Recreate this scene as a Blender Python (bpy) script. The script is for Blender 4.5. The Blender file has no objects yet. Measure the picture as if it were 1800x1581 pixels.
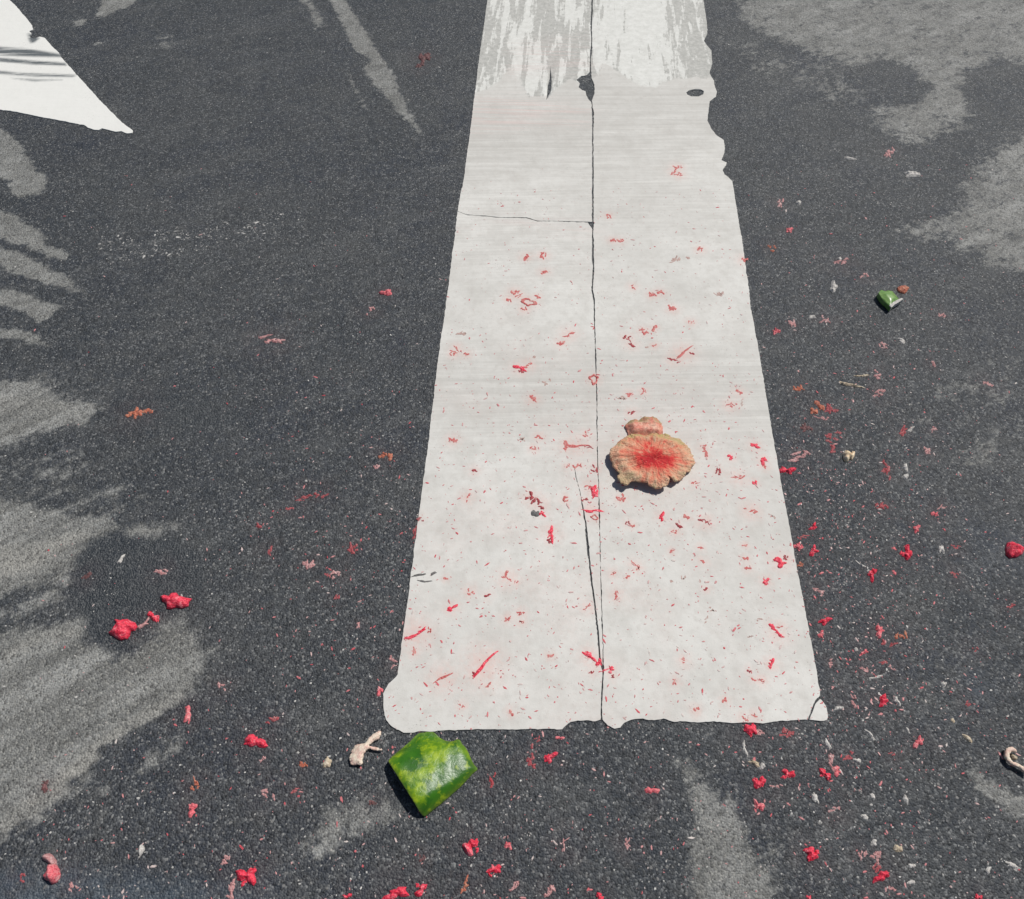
import bpy, math, random
import numpy as np
from mathutils import Vector, noise as mnoise
from mathutils.geometry import delaunay_2d_cdt

random.seed(7); RNG = np.random.default_rng(7)
sc = bpy.context.scene
COL = sc.collection

# ------------------------------------------------------------------ camera, sky, sun, exposure
CAM_H = 1.30; TILT = math.radians(34.0); FPX = 1353.0
cd = bpy.data.cameras.new('camera'); cam = bpy.data.objects.new('camera', cd); COL.objects.link(cam)
cd.sensor_width = 36.0; cd.lens = 36.0 * FPX / 1800.0
cam.location = (0, 0, CAM_H); cam.rotation_euler = (TILT, 0, 0)
cd.clip_start = 0.02; cd.clip_end = 1000
sc.camera = cam

SUN_EL = math.radians(56); SUN_AZ = math.radians(50)      # azimuth measured from +Y towards +X
w = bpy.data.worlds.new('World'); sc.world = w; w.use_nodes = True
nt = w.node_tree; nt.nodes.clear()
sky = nt.nodes.new('ShaderNodeTexSky'); sky.sky_type = 'NISHITA'; sky.sun_disc = False
sky.sun_elevation = SUN_EL; sky.sun_rotation = SUN_AZ
bg = nt.nodes.new('ShaderNodeBackground'); bg.inputs[1].default_value = 0.052
ow = nt.nodes.new('ShaderNodeOutputWorld')
nt.links.new(sky.outputs[0], bg.inputs[0]); nt.links.new(bg.outputs[0], ow.inputs[0])
sl = bpy.data.lights.new('sun', 'SUN'); sl.energy = 4.1; sl.angle = math.radians(0.5); sl.color = (1.0, 0.965, 0.905)
so = bpy.data.objects.new('sun', sl); COL.objects.link(so)
sdir = Vector((math.sin(SUN_AZ) * math.cos(SUN_EL), math.cos(SUN_AZ) * math.cos(SUN_EL), math.sin(SUN_EL)))
so.rotation_euler = sdir.to_track_quat('Z', 'Y').to_euler(); so.location = sdir * 20
sc.view_settings.view_transform = 'Standard'; sc.view_settings.look = 'None'
sc.view_settings.gamma = 1.0; sc.view_settings.use_curve_mapping = False
sc.view_settings.exposure = -0.12

# ------------------------------------------------------------------ helpers
ct, st = math.cos(TILT), math.sin(TILT)
def at(px, py, z=0.0):
    """pixel of the photograph -> point on the horizontal plane at height z"""
    u = (px - 900.0) / FPX; v = (py - 790.5) / FPX
    dy = -v * ct + st; dz = -v * st - ct
    t = (CAM_H - z) / (-dz)
    return np.array((u * t, dy * t))
def ats(pts, z=0.0):
    return np.array([at(p[0], p[1], z if len(p) < 3 else p[2]) for p in pts])

def pip(P, poly):
    x, y = P[:, 0], P[:, 1]; ins = np.zeros(len(P), bool)
    n = len(poly)
    for i in range(n):
        x0, y0 = poly[i]; x1, y1 = poly[(i + 1) % n]
        if y0 == y1: continue
        c = ((y0 > y) != (y1 > y)) & (x < (x1 - x0) * (y - y0) / (y1 - y0) + x0)
        ins ^= c
    return ins
def edist(P, poly):
    d2 = np.full(len(P), 1e9); n = len(poly)
    for i in range(n):
        a = poly[i]; b = poly[(i + 1) % n]; ab = b - a; L = ab @ ab
        if L < 1e-14: continue
        t = np.clip(((P - a) @ ab) / L, 0, 1)
        q = P - (a + t[:, None] * ab)
        d2 = np.minimum(d2, (q * q).sum(1))
    return np.sqrt(d2)
def sdf(P, poly):
    d = edist(P, poly); return np.where(pip(P, poly), d, -d)
def sstep(x):
    x = np.clip(x, 0, 1); return x * x * (3 - 2 * x)

def tag(o, label=None, cat=None, group=None, kind=None):
    if label: o['label'] = label
    if cat: o['category'] = cat
    if group: o['group'] = group
    if kind: o['kind'] = kind
    return o
def link(name, me, mat=None, parent=None, loc=None):
    o = bpy.data.objects.new(name, me); COL.objects.link(o)
    if mat: me.materials.append(mat)
    if parent: o.parent = parent
    if loc is not None: o.location = loc
    return o
def empty(name, loc):
    o = bpy.data.objects.new(name, None); COL.objects.link(o); o.location = loc; o.empty_display_size = 0.02
    return o
def densify(poly, step, jit=0.0, closed=True):
    out = []; n = len(poly); w_ = 0.0
    for i in range(n if closed else n - 1):
        a = np.array(poly[i][:2], float); b = np.array(poly[(i + 1) % n][:2], float)
        k = max(1, int(round(np.linalg.norm(b - a) / step)))
        nrm = np.array((-(b - a)[1], (b - a)[0])); nrm /= (np.linalg.norm(nrm) + 1e-9)
        for j in range(k):
            p = a + (b - a) * j / k
            w_ = w_ * .62 + RNG.normal(0, .78)
            if jit and j: p = p + nrm * (w_ * jit * (1.6 if RNG.random() < .06 else .8))
            out.append(p)
    if not closed: out.append(np.array(poly[-1][:2], float))
    return np.array(out)
def inset(poly, d):
    """points pushed inwards along the vertex normals"""
    a = np.roll(poly, 1, 0); b = np.roll(poly, -1, 0)
    t = b - a; n = np.stack((-t[:, 1], t[:, 0]), 1); n /= (np.linalg.norm(n, axis=1)[:, None] + 1e-9)
    area = 0.5 * np.sum(poly[:, 0] * np.roll(poly[:, 1], -1) - np.roll(poly[:, 0], -1) * poly[:, 1])
    if area < 0: n = -n
    return poly + n * d

def sheet(name, poly, spacing, top, mat, base=0.0, bevel=0.0, holes=(), extra=None, bottom=None,
          parent=None, smooth=True, attrs=None, origin=None, under=False):
    """a solid with the outline poly (metres): triangulated top whose height is top(P, d), walls to the base"""
    rings = [np.asarray(poly, float)] + [np.asarray(h, float) for h in holes]
    pts = [r for r in rings]; edges = []; k = 0
    for r in rings:
        n = len(r); edges += [(k + i, k + (i + 1) % n) for i in range(n)]; k += n
    lo = rings[0].min(0); hi = rings[0].max(0)
    gx = np.arange(lo[0], hi[0], spacing); gy = np.arange(lo[1], hi[1], spacing * 0.87)
    G = np.array([(x + (j % 2) * spacing * 0.5, y) for j, y in enumerate(gy) for x in gx]) if len(gx) and len(gy) else np.zeros((0, 2))
    if len(G): G = G + RNG.uniform(-0.22, 0.22, G.shape) * spacing
    if extra is not None and len(extra): G = np.vstack((G, extra))
    marg = max(0.35 * spacing, bevel * 1.6)
    if len(G):
        keep = pip(G, rings[0])
        for h in rings[1:]: keep &= ~pip(G, h)
        G = G[keep]
        for r in rings:
            if len(G): G = G[edist(G, r) > marg]
    if bevel > 0:
        for i, r in enumerate(rings):
            q = inset(r, bevel if i == 0 else -bevel)
            ok = pip(q, rings[0]) & (edist(q, r) > bevel * 0.8)
            for h in rings[1:]: ok &= ~pip(q, h)
            pts.append(q[ok])
    pts.append(G)
    V = np.vstack([p for p in pts if len(p)])
    res = delaunay_2d_cdt([Vector(p) for p in V], edges, [], 1, 1e-7)
    P = np.array([(v.x, v.y) for v in res[0]]); F = [tuple(f) for f in res[2]]
    if holes:
        C = np.array([P[list(f)].mean(0) for f in F]); bad = np.zeros(len(F), bool)
        for h in rings[1:]: bad |= pip(C, h)
        F = [f for f, b in zip(F, bad) if not b]
    d = edist(P, rings[0])
    for h in rings[1:]: d = np.minimum(d, edist(P, h))
    zt = top(P, d)
    nv = len(P); ec = {}
    for f in F:
        for i in range(3):
            e = (f[i], f[(i + 1) % 3]); kk = (min(e), max(e))
            ec[kk] = None if kk in ec else e
    bedges = [e for e in ec.values() if e is not None]
    zb = bottom(P, d) if bottom is not None else np.full(nv, base)
    verts = [(P[i, 0], P[i, 1], zt[i]) for i in range(nv)]; faces = list(F)
    # make top faces point up
    a, b, c = (P[F[0][0]], P[F[0][1]], P[F[0][2]])
    if (b[0] - a[0]) * (c[1] - a[1]) - (b[1] - a[1]) * (c[0] - a[0]) < 0:
        faces = [f[::-1] for f in faces]; bedges = [e[::-1] for e in bedges]
    src = list(range(nv))
    if under:
        off = nv; verts += [(P[i, 0], P[i, 1], min(zb[i], zt[i] - 5e-4)) for i in range(nv)]; src += list(range(nv))
        faces += [tuple(i + off for i in f[::-1]) for f in faces[:]]
        walls = [(e[1], e[0], e[0] + off, e[1] + off) for e in bedges]
    else:
        m = {}; walls = []
        for e in bedges:
            for i in e:
                if i not in m:
                    m[i] = len(verts); verts.append((P[i, 0], P[i, 1], min(zb[i], zt[i] - 1e-4))); src.append(i)
        walls = [(e[1], e[0], m[e[0]], m[e[1]]) for e in bedges]
    nt_ = len(faces); faces += walls
    o0 = np.array(origin if origin is not None else (*P.mean(0), base))
    par = np.zeros(3)
    if parent is not None: par = np.array(parent.location)
    V3 = np.array(verts) - o0
    me = bpy.data.meshes.new(name); me.from_pydata([tuple(v) for v in V3], [], faces); me.update()
    if smooth:
        me.polygons.foreach_set('use_smooth', [True] * nt_ + [False] * (len(faces) - nt_)); me.update()
    if attrs:
        for an, fn in attrs.items():
            vals = np.asarray(fn(P, d), float); at_ = me.attributes.new(an, 'FLOAT', 'POINT')
            at_.data.foreach_set('value', vals[src].astype(np.float32))
    return link(name, me, mat, parent, tuple(o0 - par))

# node helpers
class N:
    def __init__(s, name):
        s.m = bpy.data.materials.new(name); s.m.use_nodes = True; s.t = s.m.node_tree; s.t.nodes.clear()
        s.out = s.t.nodes.new('ShaderNodeOutputMaterial'); s.b = s.t.nodes.new('ShaderNodeBsdfPrincipled')
        s.t.links.new(s.b.outputs[0], s.out.inputs[0])
        s.co = s.t.nodes.new('ShaderNodeNewGeometry').outputs['Position']
        s.oc = s.t.nodes.new('ShaderNodeTexCoord').outputs['Object']
    def put(s, sock, v):
        if isinstance(v, bpy.types.NodeSocket): s.t.links.new(v, sock)
        elif isinstance(v, (tuple, list)) and len(v) == 3 and sock.type == 'RGBA': sock.default_value = (*v, 1)
        else: sock.default_value = v
    def set(s, **k):
        nm = dict(color='Base Color', rough='Roughness', normal='Normal', spec='Specular IOR Level', sss='Subsurface Weight',
                  coat='Coat Weight', coatr='Coat Roughness')
        for a, v in k.items(): s.put(s.b.inputs[nm[a]], v)
    def noise(s, scale, detail=3, rough=0.5, vec=None, dist=0.0, col=False):
        n = s.t.nodes.new('ShaderNodeTexNoise'); n.inputs['Scale'].default_value = scale
        n.inputs['Detail'].default_value = detail; n.inputs['Roughness'].default_value = rough; n.inputs['Distortion'].default_value = dist
        s.put(n.inputs['Vector'], vec or s.co); return n.outputs['Color' if col else 'Fac']
    def vor(s, scale, feature='F1', vec=None, out='Distance', rnd=1.0):
        n = s.t.nodes.new('ShaderNodeTexVoronoi'); n.feature = feature; n.inputs['Scale'].default_value = scale
        n.inputs['Randomness'].default_value = rnd
        s.put(n.inputs['Vector'], vec or s.co); return n.outputs[out]
    def map(s, scale=(1, 1, 1), rot=(0, 0, 0), vec=None, loc=(0, 0, 0)):
        v = vec or s.co
        if any(rot):      # turn first, then stretch, so that long streaks lie along the turned axis
            r_ = s.t.nodes.new('ShaderNodeMapping'); r_.inputs['Rotation'].default_value = rot; s.put(r_.inputs['Vector'], v); v = r_.outputs[0]
        n = s.t.nodes.new('ShaderNodeMapping'); n.inputs['Scale'].default_value = scale; n.inputs['Location'].default_value = loc
        s.put(n.inputs['Vector'], v); return n.outputs[0]
    def rng(s, v, a, b, c=0.0, d=1.0, smooth=False):
        n = s.t.nodes.new('ShaderNodeMapRange'); s.put(n.inputs[0], v)
        if smooth: n.interpolation_type = 'SMOOTHSTEP'
        for i, x in enumerate((a, b, c, d)): n.inputs[i + 1].default_value = x
        return n.outputs[0]
    def math(s, op, a, b=0.0, clamp=False):
        n = s.t.nodes.new('ShaderNodeMath'); n.operation = op; n.use_clamp = clamp; s.put(n.inputs[0], a); s.put(n.inputs[1], b); return n.outputs[0]
    def mix(s, f, a, b, mode='MIX'):
        n = s.t.nodes.new('ShaderNodeMix'); n.data_type = 'RGBA'; n.blend_type = mode
        s.put(n.inputs[0], f); s.put(n.inputs[6], a); s.put(n.inputs[7], b); return n.outputs[2]
    def attr(s, name):
        n = s.t.nodes.new('ShaderNodeAttribute'); n.attribute_name = name; return n.outputs['Fac']
    def ramp(s, f, stops):
        n = s.t.nodes.new('ShaderNodeValToRGB'); s.put(n.inputs[0], f); e = n.color_ramp.elements
        while len(e) < len(stops): e.new(0.5)
        for x, (p, c) in zip(e, stops): x.position = p; x.color = (*c, 1)
        return n.outputs[0]
    def bump(s, h, strength=0.3, dist=0.001, normal=None):
        n = s.t.nodes.new('ShaderNodeBump'); n.inputs['Strength'].default_value = strength; n.inputs['Distance'].default_value = dist
        s.put(n.inputs['Height'], h)
        if normal is not None: s.put(n.inputs['Normal'], normal)
        return n.outputs[0]
    def comb(s, x, y, z=0.0):
        n = s.t.nodes.new('ShaderNodeCombineXYZ'); s.put(n.inputs[0], x); s.put(n.inputs[1], y); s.put(n.inputs[2], z); return n.outputs[0]

# ------------------------------------------------------------------ outlines read from the photograph
STRIPE = [(1160,-420),(1176,-300),(1200,-150),(1236,0),(1238,14),(1242,40),(1243,60),(1237,73),(1243,82),(1250,90),(1252,113),
  (1247,130),(1255,143),(1256,152),(1260,163),(1258,172),(1247,180),(1245,200),(1243,213),(1250,228),(1260,240),(1272,248),(1274,262),(1273,270),
  (1268,283),(1277,287),(1276,292),(1270,300),(1273,308),(1280,313),(1287,320),(1292,352),(1297,383),(1305,430),(1317,520),
  (1319,545),(1322,556),(1332,610),(1353,740),(1375,865),(1388,930),(1391,948),(1400,1000),(1416,1082),(1430,1155),(1441,1215)]
CHIP_LINE = [(1441,1228),(1434,1234),(1428,1247),(1420,1266)]
BOTTOM_R = [(1370,1268),(1345,1272),(1320,1271),(1285,1272),(1260,1270),(1225,1271),(1200,1269),(1185,1270),(1166,1264),(1150,1267),(1130,1264),(1110,1266),
  (1098,1271),(1090,1280),(1080,1282),(1068,1276),(1059,1266)]
BOTTOM_L = [(1054,1266),(1042,1269),(1030,1267),(1020,1268),(1003,1270),(995,1276),(988,1283),(960,1282),(900,1283),(860,1283),(790,1284),(760,1287),(738,1286),
  (724,1289),(710,1289),(697,1283),(684,1273),(676,1258),(674,1240),(676,1216),(683,1203),(697,1190),(700,1178)]
LEFT = [(712,1090),(724,1000),(737,900),(752,790),(768,650),(786,520),(804,378)]
LEFT_UP = [(805,368),(816,310),(828,220),(840,120),(857,0),(882,-150),(912,-300),(938,-420)]
CRACK = [(1027,-420),(1032,-200),(1041,0),(1039,45),(1040,80),(1038,105),(1038,128),(1040,150),(1039,178),(1042,200),(1042,300),(1042,392),(1042,430),(1043,470),(1041,510),(1044,530),
  (1047,640),(1049,700),(1050,800),(1053,880),(1054,950),(1057,1060),(1059,1120),(1060,1180)]
CRACK2 = [(1010,826),(1012,840),(1018,862),(1025,896),(1030,925),(1033,950),(1036,985),(1040,1025),(1045,1060),(1051,1110),(1054,1157),(1060,1184)]
CRACK_END = [(1060,1184),(1058,1215),(1057,1240),(1056.5,1266)]
TRANS = [(804,373),(812,376),(820,379),(850,381),(880,384),(925,384),(935,387),(945,390),(965,390),(1000,391),(1041,392)]
def off(line, dx, dy=0, wob=0.5):
    return [(x + dx + random.uniform(-wob, wob), y + dy) for x, y in line]
def dens_px(line, step):
    return [tuple(p) for p in densify(line, step, 0, closed=False)]
cr = dens_px(CRACK, 12); c2 = dens_px(CRACK2, 9); ce = dens_px(CRACK_END, 9); tr = dens_px(TRANS, 9)
gapw = lambda y: 1.35 if y < 560 else (1.2 if y < 830 else 0.85)
cL = [(x - gapw(y) * 0.5 - abs(random.gauss(0, .7 if y < 560 else .25)), y) for x, y in cr]
cR = [(x + gapw(y) * 0.5 + abs(random.gauss(0, .5 if y < 560 else .2)), y) for x, y in cr]
cL = [p for p in cL if not 126 < p[1] < 184]
i0 = next(i for i, p in enumerate(cL) if p[1] >= 184)
cL[i0:i0] = [(1037,128),(1030,134),(1022,135),(1013,142),(1019,148),(1017,155),(1023,160),(1029,162),(1031,170),(1035,177),(1039,181)]
cR = [(x + (4 if 140 < y < 176 else 0), y) for x, y in cR]
upL = [p for p in cL if p[1] < 392]; dnL = [p for p in cL if p[1] >= 396]
left_up = upL + [(x, y - .55) for x, y in reversed(tr)] + LEFT_UP
left_dn = [(x, y + random.choice((.25, .4, .9))) for x, y in tr][:-1] + [p for p in dnL if p[1] < 1176] + [(1059.3,1179)] + [(x + .5 + (.8 if y > 1000 else .3), y) for x, y in reversed(c2[:-1])][:-1] + [(1009,820)] + \
    [(x - .5 - (2.6 if 925 < y < 985 else (.9 if y > 880 else 0)), y) for x, y in c2][1:] + [(x - 1.2, y) for x, y in ce[1:]] + BOTTOM_L[1:] + LEFT
right = STRIPE + [(1439,1226),(1432.5,1232),(1426,1246),(1418.5,1266)] + BOTTOM_R + [(x + 1.3, y) for x, y in reversed(ce)][1:] + [p for p in reversed(cR) if p[1] < 1180]
chip = [(1440.5,1230),(1435.5,1235),(1429.5,1247),(1421.5,1266.5),(1436,1267.5),(1448,1268),(1453,1266),(1454.5,1261),(1453,1250),(1451,1242),(1447,1236),(1443,1231)]
hole_oval = [(1206,164),(1210,161),(1220,158.5),(1232,159),(1237,162),(1236,167),(1228,171),(1215,171),(1208,168)]
hole_slit = [(966,140),(967,118),(969,140),(969,152),(968,162),(964,170),(960,178),(962,164),(963,152)]
MARK = [(17,0),(34,18),(57,46),(59,53),(52,56),(56,61),(53,66),(60,69),(70,66),(79,68),(85,75),(92,83),(104,94),(110,104),(130,127),(160,160),(190,192),(215,217),(234,231),
  (233,235),(224,236),(214,232),(203,233),(192,230),(180,227),(174,230),(164,229),(155,226),(148,221),(130,218),(100,212),(62,205),(30,198),(0,194),(-120,178),(-420,140),(-560,-60),(-420,-330),(-200,-230)]

# pale patches of the road (outline, edge softness m, strength)
PALE = [
 ([(568,-40),(600,-10),(612,10),(628,35),(650,68),(664,92),(688,125),(694,140),(702,165),(722,200),(742,236),(728,222),(700,196),(682,172),(660,150),(640,122),(652,105),(626,90),(612,68),(604,40),(585,15)], .012, 1.0),
 ([(520,-20),(545,-5),(560,20),(570,45),(556,52),(550,30),(530,8)], .02, .75),
 ([(612,128),(620,128),(624,150),(640,180),(650,198),(640,192),(628,170),(614,145)], .012, .7),
 ([(176,10),(186,-10),(245,-20),(238,4),(222,15),(205,19),(186,30),(168,30)], .014, .9),
 ([(126,36),(150,33),(148,44),(130,48)], .012, .7), ([(160,74),(178,70),(186,78),(166,82)], .012, .55), ([(270,60),(300,62),(316,75),(300,88),(285,86)], .02, .5),
 ([(-60,215),(0,225),(18,238),(35,255),(40,270),(56,285),(56,298),(74,308),(80,322),(76,335),(62,344),(38,348),(20,335),(18,318),(-60,300)], .016, 1.0),
 ([(-60,360),(0,372),(22,378),(40,392),(75,408),(80,425),(104,440),(122,448),(116,456),(84,448),(60,438),(20,424),(-60,400)], .014, 1.0),
 ([(-60,430),(20,440),(60,458),(96,474),(126,496),(152,516),(120,508),(84,498),(50,492),(0,470),(-60,455)], .014, .9),
 ([(-60,495),(0,508),(40,518),(72,532),(112,540),(96,548),(84,560),(70,566),(48,548),(0,536),(-60,520)], .014, 1.0),
 ([(-60,570),(30,580),(66,590),(88,606),(70,606),(40,598),(-60,590)], .010, .95),
 ([(-80,650),(0,668),(52,674),(88,684),(98,704),(152,710),(162,722),(148,746),(116,738),(92,748),(50,760),(0,786),(-80,810)], .035, .95),
 ([(-80,860),(0,880),(80,890),(150,905),(200,918),(240,920),(300,926),(270,940),(240,947),(196,936),(166,950),(148,968),(138,992),(112,1018),(70,1030),(-80,1060)], .05, .95),
 ([(-80,1125),(0,1110),(50,1098),(110,1094),(150,1094),(156,1118),(175,1135),(200,1150),(235,1142),(262,1118),(285,1100),(320,1085),(344,1110),(352,1150),(352,1198),(325,1215),(296,1245),(262,1268),(225,1290),(190,1318),(165,1345),(120,1385),(70,1430),(0,1465),(-80,1500)], .045, .95),
 ([(520,1445),(560,1420),(620,1398),(680,1396),(735,1425),(700,1455),(655,1478),(610,1500),(560,1510),(520,1490)], .07, .62),
 ([(1192,1340),(1212,1335),(1228,1348),(1240,1385),(1256,1398),(1278,1392),(1296,1420),(1318,1465),(1345,1520),(1364,1560),(1368,1640),(1224,1640),(1212,1560),(1214,1480),(1220,1420),(1204,1385)], .022, .78),
 ([(1694,1328),(1708,1334),(1716,1356),(1742,1380),(1772,1392),(1830,1408),(1840,1450),(1790,1436),(1752,1416),(1724,1388),(1706,1362)], .012, .95),
 ([(1290,-60),(1860,-60),(1860,118),(1800,120),(1760,102),(1736,112),(1702,126),(1696,152),(1706,190),(1706,222),(1660,236),(1618,258),(1592,254),(1570,238),(1545,232),(1536,206),(1520,180),(1560,186),(1608,178),(1638,158),(1612,140),(1590,118),(1548,104),(1508,122),(1478,112),(1420,96),(1372,72),(1300,40)], .05, .66),
 ([(1860,220),(1790,236),(1740,258),(1716,290),(1690,320),(1684,360),(1640,384),(1560,400),(1600,420),(1660,420),(1700,446),(1740,470),(1860,500)], .06, .64),
 ([(480,1350),(640,1300),(800,1320),(1000,1360),(1160,1380),(1200,1500),(1000,1581),(700,1581),(480,1560)], .15, .22),
]
PALE += [([(-80,770),(100,765),(180,800),(240,850),(330,900),(330,930),(150,940),(-80,900)], .08, .36), ([(-80,1030),(110,1025),(120,1060),(150,1090),(60,1105),(-80,1120)], .04, .42),
  ([(330,1080),(380,1090),(400,1150),(380,1210),(340,1240)], .05, .42), ([(60,1430),(200,1340),(300,1260),(380,1250),(300,1400),(150,1480),(-60,1520)], .08, .30),
  ([(1310,1380),(1360,1440),(1420,1520),(1420,1640),(1340,1640)], .06, .34), ([(1560,1080),(1700,1100),(1720,1330),(1640,1330),(1560,1200)], .12, .28), ([(1500,700),(1860,560),(1860,900),(1600,860)], .14, .26),
  ([(1250,60),(1500,100),(1560,240),(1440,180),(1300,120)], .10, .38), ([(-60,640),(120,640),(200,690),(180,760),(-60,800)], .08, .34)]
BRIGHT = [([(-60,1460),(0,1440),(70,1390),(150,1320),(230,1262),(300,1225),(352,1194),(330,1222),(240,1290),(170,1345),(90,1415),(0,1475)], .03, 1.0),
  ([(0,1140),(60,1105),(150,1098),(150,1125),(80,1130),(0,1165)], .03, .8), ([(-60,965),(60,945),(140,930),(230,925),(296,930),(240,945),(150,955),(60,1010),(-60,1040)], .03, .7),
  ([(200,1170),(290,1120),(335,1100),(340,1130),(230,1195)], .03, .6), ([(1215,1350),(1235,1360),(1240,1420),(1225,1640),(1212,1640),(1215,1440)], .02, .5), ([(-60,690),(90,690),(155,712),(90,735),(-60,745)], .03, .5)]
WET = [
 ([(128,1000),(140,975),(158,952),(190,938),(240,948),(300,945),(340,965),(362,1010),(352,1060),(318,1082),(286,1098),(262,1118),(238,1142),(205,1150),(178,1135),(156,1116),(150,1092),(122,1060)], .02, .9),
 ([(188,700),(230,680),(300,684),(380,700),(460,720),(440,760),(330,770),(230,764),(196,745)], .05, .6),
 ([(385,1300),(430,1275),(480,1290),(480,1330),(430,1350)], .03, .5),
 ([(1290,1340),(1400,1330),(1480,1330),(1480,1400),(1360,1440),(1300,1420)], .05, .4),
 ([(1060,1270),(1420,1275),(1440,1300),(1200,1320),(1060,1310)], .03, .45),
]
BLUE = [([(-60,1530),(100,1525),(300,1545),(420,1560),(470,1581),(470,1640),(-60,1640)], .02, .8), ([(1700,1190),(1730,1185),(1745,1215),(1725,1235),(1705,1220)], .02, .55),
        ([(400,1540),(470,1545),(480,1600),(400,1600)], .03, .5), ([(1700,940),(1800,930),(1800,1000),(1720,1010)], .05, .3)]
def field(P, polys, mul=1.0, add=0.0):
    f = np.zeros(len(P))
    for poly, soft, s in polys:
        soft = soft * mul + add
        q = ats(poly); lo = q.min(0) - soft * 2; hi = q.max(0) + soft * 2
        k = np.where((P[:, 0] > lo[0]) & (P[:, 0] < hi[0]) & (P[:, 1] > lo[1]) & (P[:, 1] < hi[1]))[0]
        if len(k): f[k] = np.maximum(f[k], s * sstep(0.5 + sdf(P[k], q) / (2 * soft)))
    return f

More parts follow.
